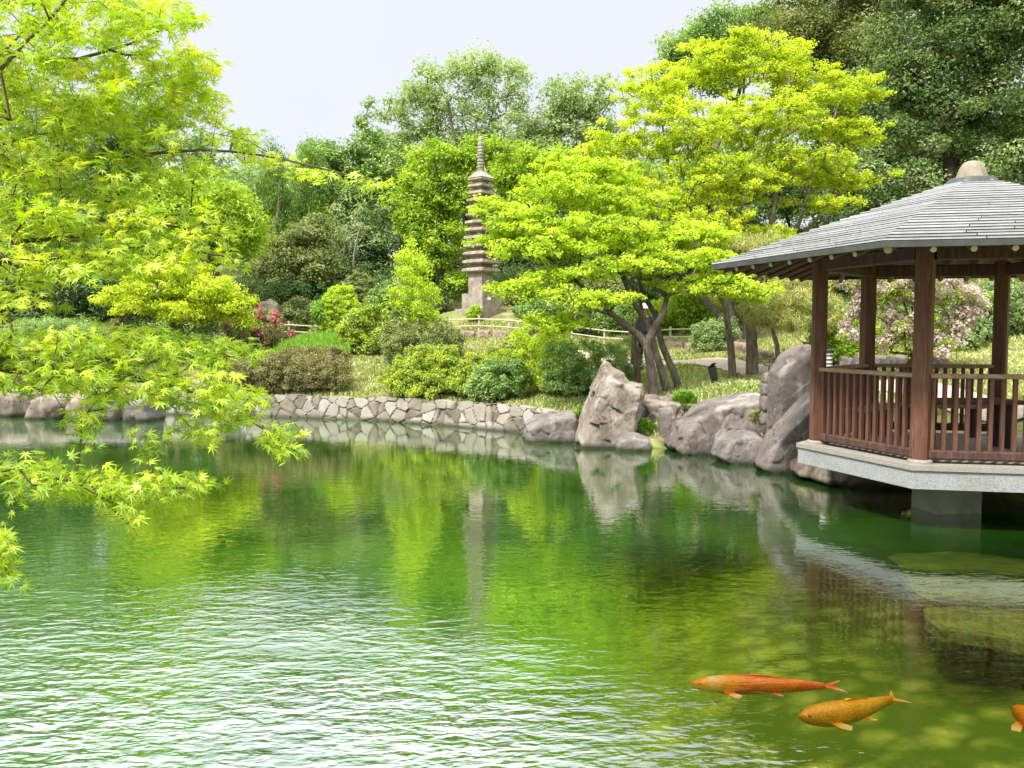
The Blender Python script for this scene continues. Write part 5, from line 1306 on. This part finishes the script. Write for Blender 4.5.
b = P(957, 345, 18.6); b[2] = gz(b[0], b[1]); q = P(957, 331, 18.6)
sg = empty('plant_label', b, 'small white tilted plant label on a thin stake in the ground cover', 'sign')
m = MB(); m.tube([b, q + [0, .02, -.03]], .010, 6); m.build('stake', M['black'], sg)
m = MB(); m.beam(q + [-.10, 0, 0], q + [.10, 0, 0], .14, .012, up=(0, -.5, .87)); m.build('plate', M['white_plate'], sg)
q = P(636, 356, 20.6)
sg = empty('notice_box', (q[0], q[1], gz(q[0], q[1])), 'dark red brown wooden notice box on a post behind the maple stems', 'sign')
m = MB(); m.beam((q[0], q[1] + .03, gz(q[0], q[1]) - .1), (q[0], q[1] + .03, q[2] - .21), .05, .05, up=(0, 1, 0)); m.build('post', M['black'], sg)
m = MB(); m.beam(q + [0, 0, -.2], q + [0, 0, .16], .24, .07, up=(0, 1, 0), bev=.006); bx_ = m.build('board', M['sign_brown'], sg)
m = MB(); m.beam(q + [0, -.0, .165], q + [0, 0, .19], .30, .12, up=(0, 1, 0)); m.build('lid', M['sign_brown'], sg)

# ------------------------------------------------------------------ person on the path (dark clothes, white hat), mostly behind the maple
def person():
    D = 22.4; b = P(644, 352, D); b[2] = gz(b[0], b[1]) + .04
    root = empty('person', b, 'person in black clothes and a white hat standing behind the maple stems', 'person')
    J = {'pelvis': (0, 0, .88), 'waist': (0, 0, 1.02), 'chest': (0, .01, 1.22), 'neck': (0, .01, 1.40), 'head': (0, -.01, 1.50), 'crown': (0, -.01, 1.60),
         'hipL': (-.09, 0, .84), 'kneeL': (-.10, -.02, .46), 'ankL': (-.10, .02, .08), 'toeL': (-.11, -.14, .04),
         'hipR': (.09, 0, .84), 'kneeR': (.10, -.03, .46), 'ankR': (.11, .02, .08), 'toeR': (.12, -.14, .04),
         'shL': (-.17, .01, 1.33), 'elL': (-.23, .0, 1.08), 'wrL': (-.20, -.12, .86), 'haL': (-.19, -.17, .80),
         'shR': (.17, .01, 1.33), 'elR': (.23, .0, 1.08), 'wrR': (.20, -.12, .86), 'haR': (.19, -.17, .80)}
    Rd = {'pelvis': .14, 'waist': .12, 'chest': .15, 'neck': .05, 'head': .085, 'crown': .075, 'hipL': .095, 'hipR': .095, 'kneeL': .06, 'kneeR': .06, 'ankL': .045, 'ankR': .045, 'toeL': .035, 'toeR': .035,
          'shL': .06, 'shR': .06, 'elL': .045, 'elR': .045, 'wrL': .03, 'wrR': .03, 'haL': .028, 'haR': .028}
    E = [('pelvis', 'waist'), ('waist', 'chest'), ('chest', 'neck'), ('neck', 'head'), ('head', 'crown')]
    for s_ in 'LR': E += [('pelvis', 'hip' + s_), ('hip' + s_, 'knee' + s_), ('knee' + s_, 'ank' + s_), ('ank' + s_, 'toe' + s_), ('chest', 'sh' + s_), ('sh' + s_, 'el' + s_), ('el' + s_, 'wr' + s_), ('wr' + s_, 'ha' + s_)]
    def skin(name, keys, mat, grow=0.0):
        ks = [k_ for k_ in J if k_ in keys]; me = bpy.data.meshes.new(name)
        me.from_pydata([J[k_] for k_ in ks], [(ks.index(a), ks.index(c)) for a, c in E if a in ks and c in ks], [])
        o = bpy.data.objects.new(name, me); COL.objects.link(o); o.parent = root
        sm = o.modifiers.new('skin', 'SKIN'); 
        if not me.skin_vertices:
            me.attributes.new('dummy', 'FLOAT', 'POINT')
        for i, k_ in enumerate(ks):
            sv = me.skin_vertices[0].data[i]; sv.radius = (Rd[k_] + grow, Rd[k_] + grow); sv.use_root = (i == 0)
        ss = o.modifiers.new('sub', 'SUBSURF'); ss.levels = 2; ss.render_levels = 2
        me.materials.append(mat); return o
    try:
        body_ = skin('body', set(J), M['skin'])
        skin('jacket', {'pelvis', 'waist', 'chest', 'shL', 'elL', 'wrL', 'shR', 'elR', 'wrR'}, M['cloth_black'], .022)
        skin('trousers', {'pelvis', 'hipL', 'kneeL', 'ankL', 'hipR', 'kneeR', 'ankR'}, M['cloth_black'], .018)
    except Exception as ex:
        print('person skin failed', ex)
    m = MB(); c = b + [0, -.01, 1.60]
    m.lathe((c[0], c[1], c[2]), [(.20, -.01), (.205, 0), (.125, .012), (.12, .08), (.09, .12), (.02, .13)], 20); m.build('hat', M['cloth_white'], root, smooth=True)
    for s_ in (-1, 1):
        m = MB(); m.tube([b + [s_ * .1, .06, .03], b + [s_ * .105, -.05, .035], b + [s_ * .115, -.17, .025]], [.04, .05, .03], 10); m.build('shoe', M['black'], root, smooth=True)
    m = MB(); c = b + [0, .03, 1.54]; m.lathe((c[0], c[1], c[2] - .10), [(.06, 0), (.095, .05), (.10, .10), (.06, .17)], 14); m.build('hair', M['black'], root, smooth=True)
person()

# ------------------------------------------------------------------ koi
def koi_mat(name, base, top, white=None, scl=.35):
    m, N, L = newmat(name)
    tc = N.new('ShaderNodeTexCoord')
    n = N.new('ShaderNodeTexNoise'); n.inputs['Scale'].default_value = 9; n.inputs['Detail'].default_value = 4; L.new(tc.outputs['Object'], n.inputs['Vector'])
    r = ramp_node(N, [base, top], [.35, .65]); L.new(n.outputs[0], r.inputs[0]); c = r.outputs[0]
    if white:
        n2 = N.new('ShaderNodeTexNoise'); n2.inputs['Scale'].default_value = 7; L.new(tc.outputs['Object'], n2.inputs['Vector'])
        sx = N.new('ShaderNodeAttribute'); sx.attribute_name = 'pale'
        ad = N.new('ShaderNodeMath'); ad.operation = 'MULTIPLY_ADD'; ad.inputs[1].default_value = .5; L.new(n2.outputs[0], ad.inputs[0]); L.new(sx.outputs['Fac'], ad.inputs[2])
        q = N.new('ShaderNodeMapRange'); q.inputs[1].default_value = .66; q.inputs[2].default_value = 1.05; L.new(ad.outputs[0], q.inputs[0])
        mx_ = N.new('ShaderNodeMix'); mx_.data_type = 'RGBA'; L.new(q.outputs[0], mx_.inputs[0]); L.new(c, mx_.inputs[6]); mx_.inputs[7].default_value = (*white, 1); c = mx_.outputs[2]
    v = N.new('ShaderNodeTexVoronoi'); v.inputs['Scale'].default_value = 85; L.new(tc.outputs['Object'], v.inputs['Vector'])
    vs = N.new('ShaderNodeMapRange'); vs.inputs[1].default_value = .25; vs.inputs[2].default_value = .6; vs.inputs[3].default_value = 0; vs.inputs[4].default_value = scl; L.new(v.outputs[0], vs.inputs[0])
    ms_ = N.new('ShaderNodeMix'); ms_.data_type = 'RGBA'; L.new(vs.outputs[0], ms_.inputs[0]); L.new(c, ms_.inputs[6]); ms_.inputs[7].default_value = (base[0] * .45, base[1] * .4, base[2], 1); c = ms_.outputs[2]
    p = N.new('ShaderNodeBsdfPrincipled'); p.inputs['Roughness'].default_value = .35; L.new(c, p.inputs['Base Color'])
    b_ = N.new('ShaderNodeBump'); b_.inputs['Strength'].default_value = .3; b_.inputs['Distance'].default_value = .004; L.new(v.outputs[0], b_.inputs['Height']); L.new(b_.outputs[0], p.inputs['Normal'])
    o = N.new('ShaderNodeOutputMaterial'); L.new(p.outputs[0], o.inputs[0]); return m
def koi(label, head, tail, z, wmax, bend, mat, finmat, seed):
    h = G(*head, z); t = G(*tail, z); L_ = np.linalg.norm(t - h); d = (t - h) / L_; s_ = np.array([-d[1], d[0], 0])
    root = empty('koi', (h + t) / 2, label, 'fish', 'koi swimming near the surface')
    n = 30; K = 18; V = []; pale = []
    prof = lambda f: np.interp(f, [0, .02, .06, .14, .25, .38, .55, .72, .84, .9], [.12, .34, .60, .86, 1.0, 1.0, .82, .52, .30, .24])
    spine = lambda f: h + d * L_ * f + s_ * L_ * bend * math.sin(f * math.pi * 1.25 + .2)
    for i in range(n):
        f = i / (n - 1) * .88; c = spine(f); w_ = prof(f) * wmax / 2
        tn = spine(f + .01) - spine(f - .01); tn /= np.linalg.norm(tn); sd = np.array([-tn[1], tn[0], 0])
        hgt = w_ * (1.05 + .5 * (f > .6) * (f - .6) * 3)
        for j in range(K):
            a = 2 * math.pi * j / K
            V.append(c + sd * w_ * math.cos(a) + np.array([0, 0, 1]) * hgt * (math.sin(a) if math.sin(a) < 0 else math.sin(a) * .95)); pale.append(np.interp(f, [0, .08, .12, .2, .26, .4, .8], [.15, .25, .48, .42, .2, .1, .1]) + .1 * max(0, math.sin(a)))
    F = [(i * K + j, i * K + (j + 1) % K, (i + 1) * K + (j + 1) % K, (i + 1) * K + j) for i in range(n - 1) for j in range(K)]
    m = MB(); m.add(V, F + [tuple(range(K))[::-1], tuple(range((n - 1) * K, n * K))]); m.build('body', mat, root, smooth=True, attrs={'pale': pale})
    def fin(name, pts, pv=.2, th=.004):
        pts = [np.asarray(p, float) for p in pts]; k = len(pts); V = pts + [p - np.array([0, 0, th]) for p in pts]
        m = MB(); m.add(V, [tuple(range(k)), tuple(range(k, 2 * k))[::-1]] + [(i, i + k, (i + 1) % k + k, (i + 1) % k) for i in range(k)])
        pa = [pv] + [.9 if np.linalg.norm(p - pts[0]) > np.max([np.linalg.norm(q_ - pts[0]) for q_ in pts]) * .8 else pv for p in pts[1:]]
        m.build(name, finmat, root, attrs={'pale': pa * 2})
    Z = np.array([0, 0, 1.])
    e = spine(.87); tn = spine(.90) - spine(.84); tn /= np.linalg.norm(tn); sd = np.array([-tn[1], tn[0], 0])
    fin('tail_fin', [e - tn * .02, e + sd * .03 + tn * .03, e + sd * wmax * .55 + tn * L_ * .14 + Z * .012, e + sd * wmax * .18 + tn * L_ * .085, e + tn * L_ * .07, e - sd * wmax * .14 + tn * L_ * .09, e - sd * wmax * .52 + tn * L_ * .145 - Z * .012, e - sd * .03 + tn * .03])
    for sg_ in (-1, 1):
        q = spine(.22); q2 = q + s_ * sg_ * wmax * .40 - Z * .02
        fin('pectoral_fin', [q2 - d * .02, q2 + d * .035, q2 + d * .10 + s_ * sg_ * wmax * .42 - Z * .015, q2 + d * .065 + s_ * sg_ * wmax * .66 - Z * .02, q2 + d * .015 + s_ * sg_ * wmax * .45 - Z * .015])
        q = spine(.52); q2 = q + s_ * sg_ * wmax * .34 - Z * .03
        fin('pelvic_fin', [q2, q2 + d * .03, q2 + d * .075 + s_ * sg_ * wmax * .28 - Z * .01, q2 + d * .03 + s_ * sg_ * wmax * .30 - Z * .01])
        q = spine(.055) + s_ * sg_ * wmax * .25 + Z * wmax * .12
        m = MB(); m.lathe((q[0], q[1], q[2] - .006), [(.002, 0), (.008, .003), (.008, .009), (.002, .012)], 8); m.build('eye', M['black'], root)
    a, b_ = .36, .62
    pts = [spine(f) + Z * (prof(f) * wmax * .5 - .005) for f in (.36, .44, .52, .62)] + [spine(f) + Z * (prof(f) * wmax * .5 + hh) for f, hh in ((.62, .003), (.54, .007), (.46, .010), (.40, .010))]
    V = [p + s_ * .0025 for p in pts] + [p - s_ * .0025 for p in pts]; k = 8
    m = MB(); m.add(V, [tuple(range(k)), tuple(range(k, 2 * k))[::-1]] + [(i, i + k, (i + 1) % k + k, (i + 1) % k) for i in range(k)]); m.build('dorsal_fin', finmat, root, attrs={'pale': [.2] * 16})
K1 = koi_mat('koi_orange', (.90, .13, .01), (.95, .27, .03), (.90, .70, .55)); K1F = koi_mat('koi_fin_red', (.75, .07, .01), (.88, .14, .03), (.9, .62, .52))
K2 = koi_mat('koi_gold', (.88, .33, .01), (.97, .55, .03), scl=.5); K3 = koi_mat('koi_plain_orange', (.85, .22, .01), (.92, .34, .02)); K2F = koi_mat('koi_fin_gold', (.75, .30, .01), (.9, .45, .04), (.85, .6, .3))
koi('long orange red koi with a pale shoulder and white tipped fins', (691, 684), (842, 686), -.068, .125, .004, K1, K1F, 1)
koi('golden yellow koi with darker scales turning beside the orange koi', (798, 716), (905, 699), -.078, .145, -.05, K2, K2F, 2)
koi('orange koi of which only the snout shows beside the shallow slabs', (1013, 708), (1085, 760), -.08, .14, .02, K3, K2F, 3)
print('LEAVES', LEAFCOUNT[0], 'OBJ', len(bpy.data.objects))
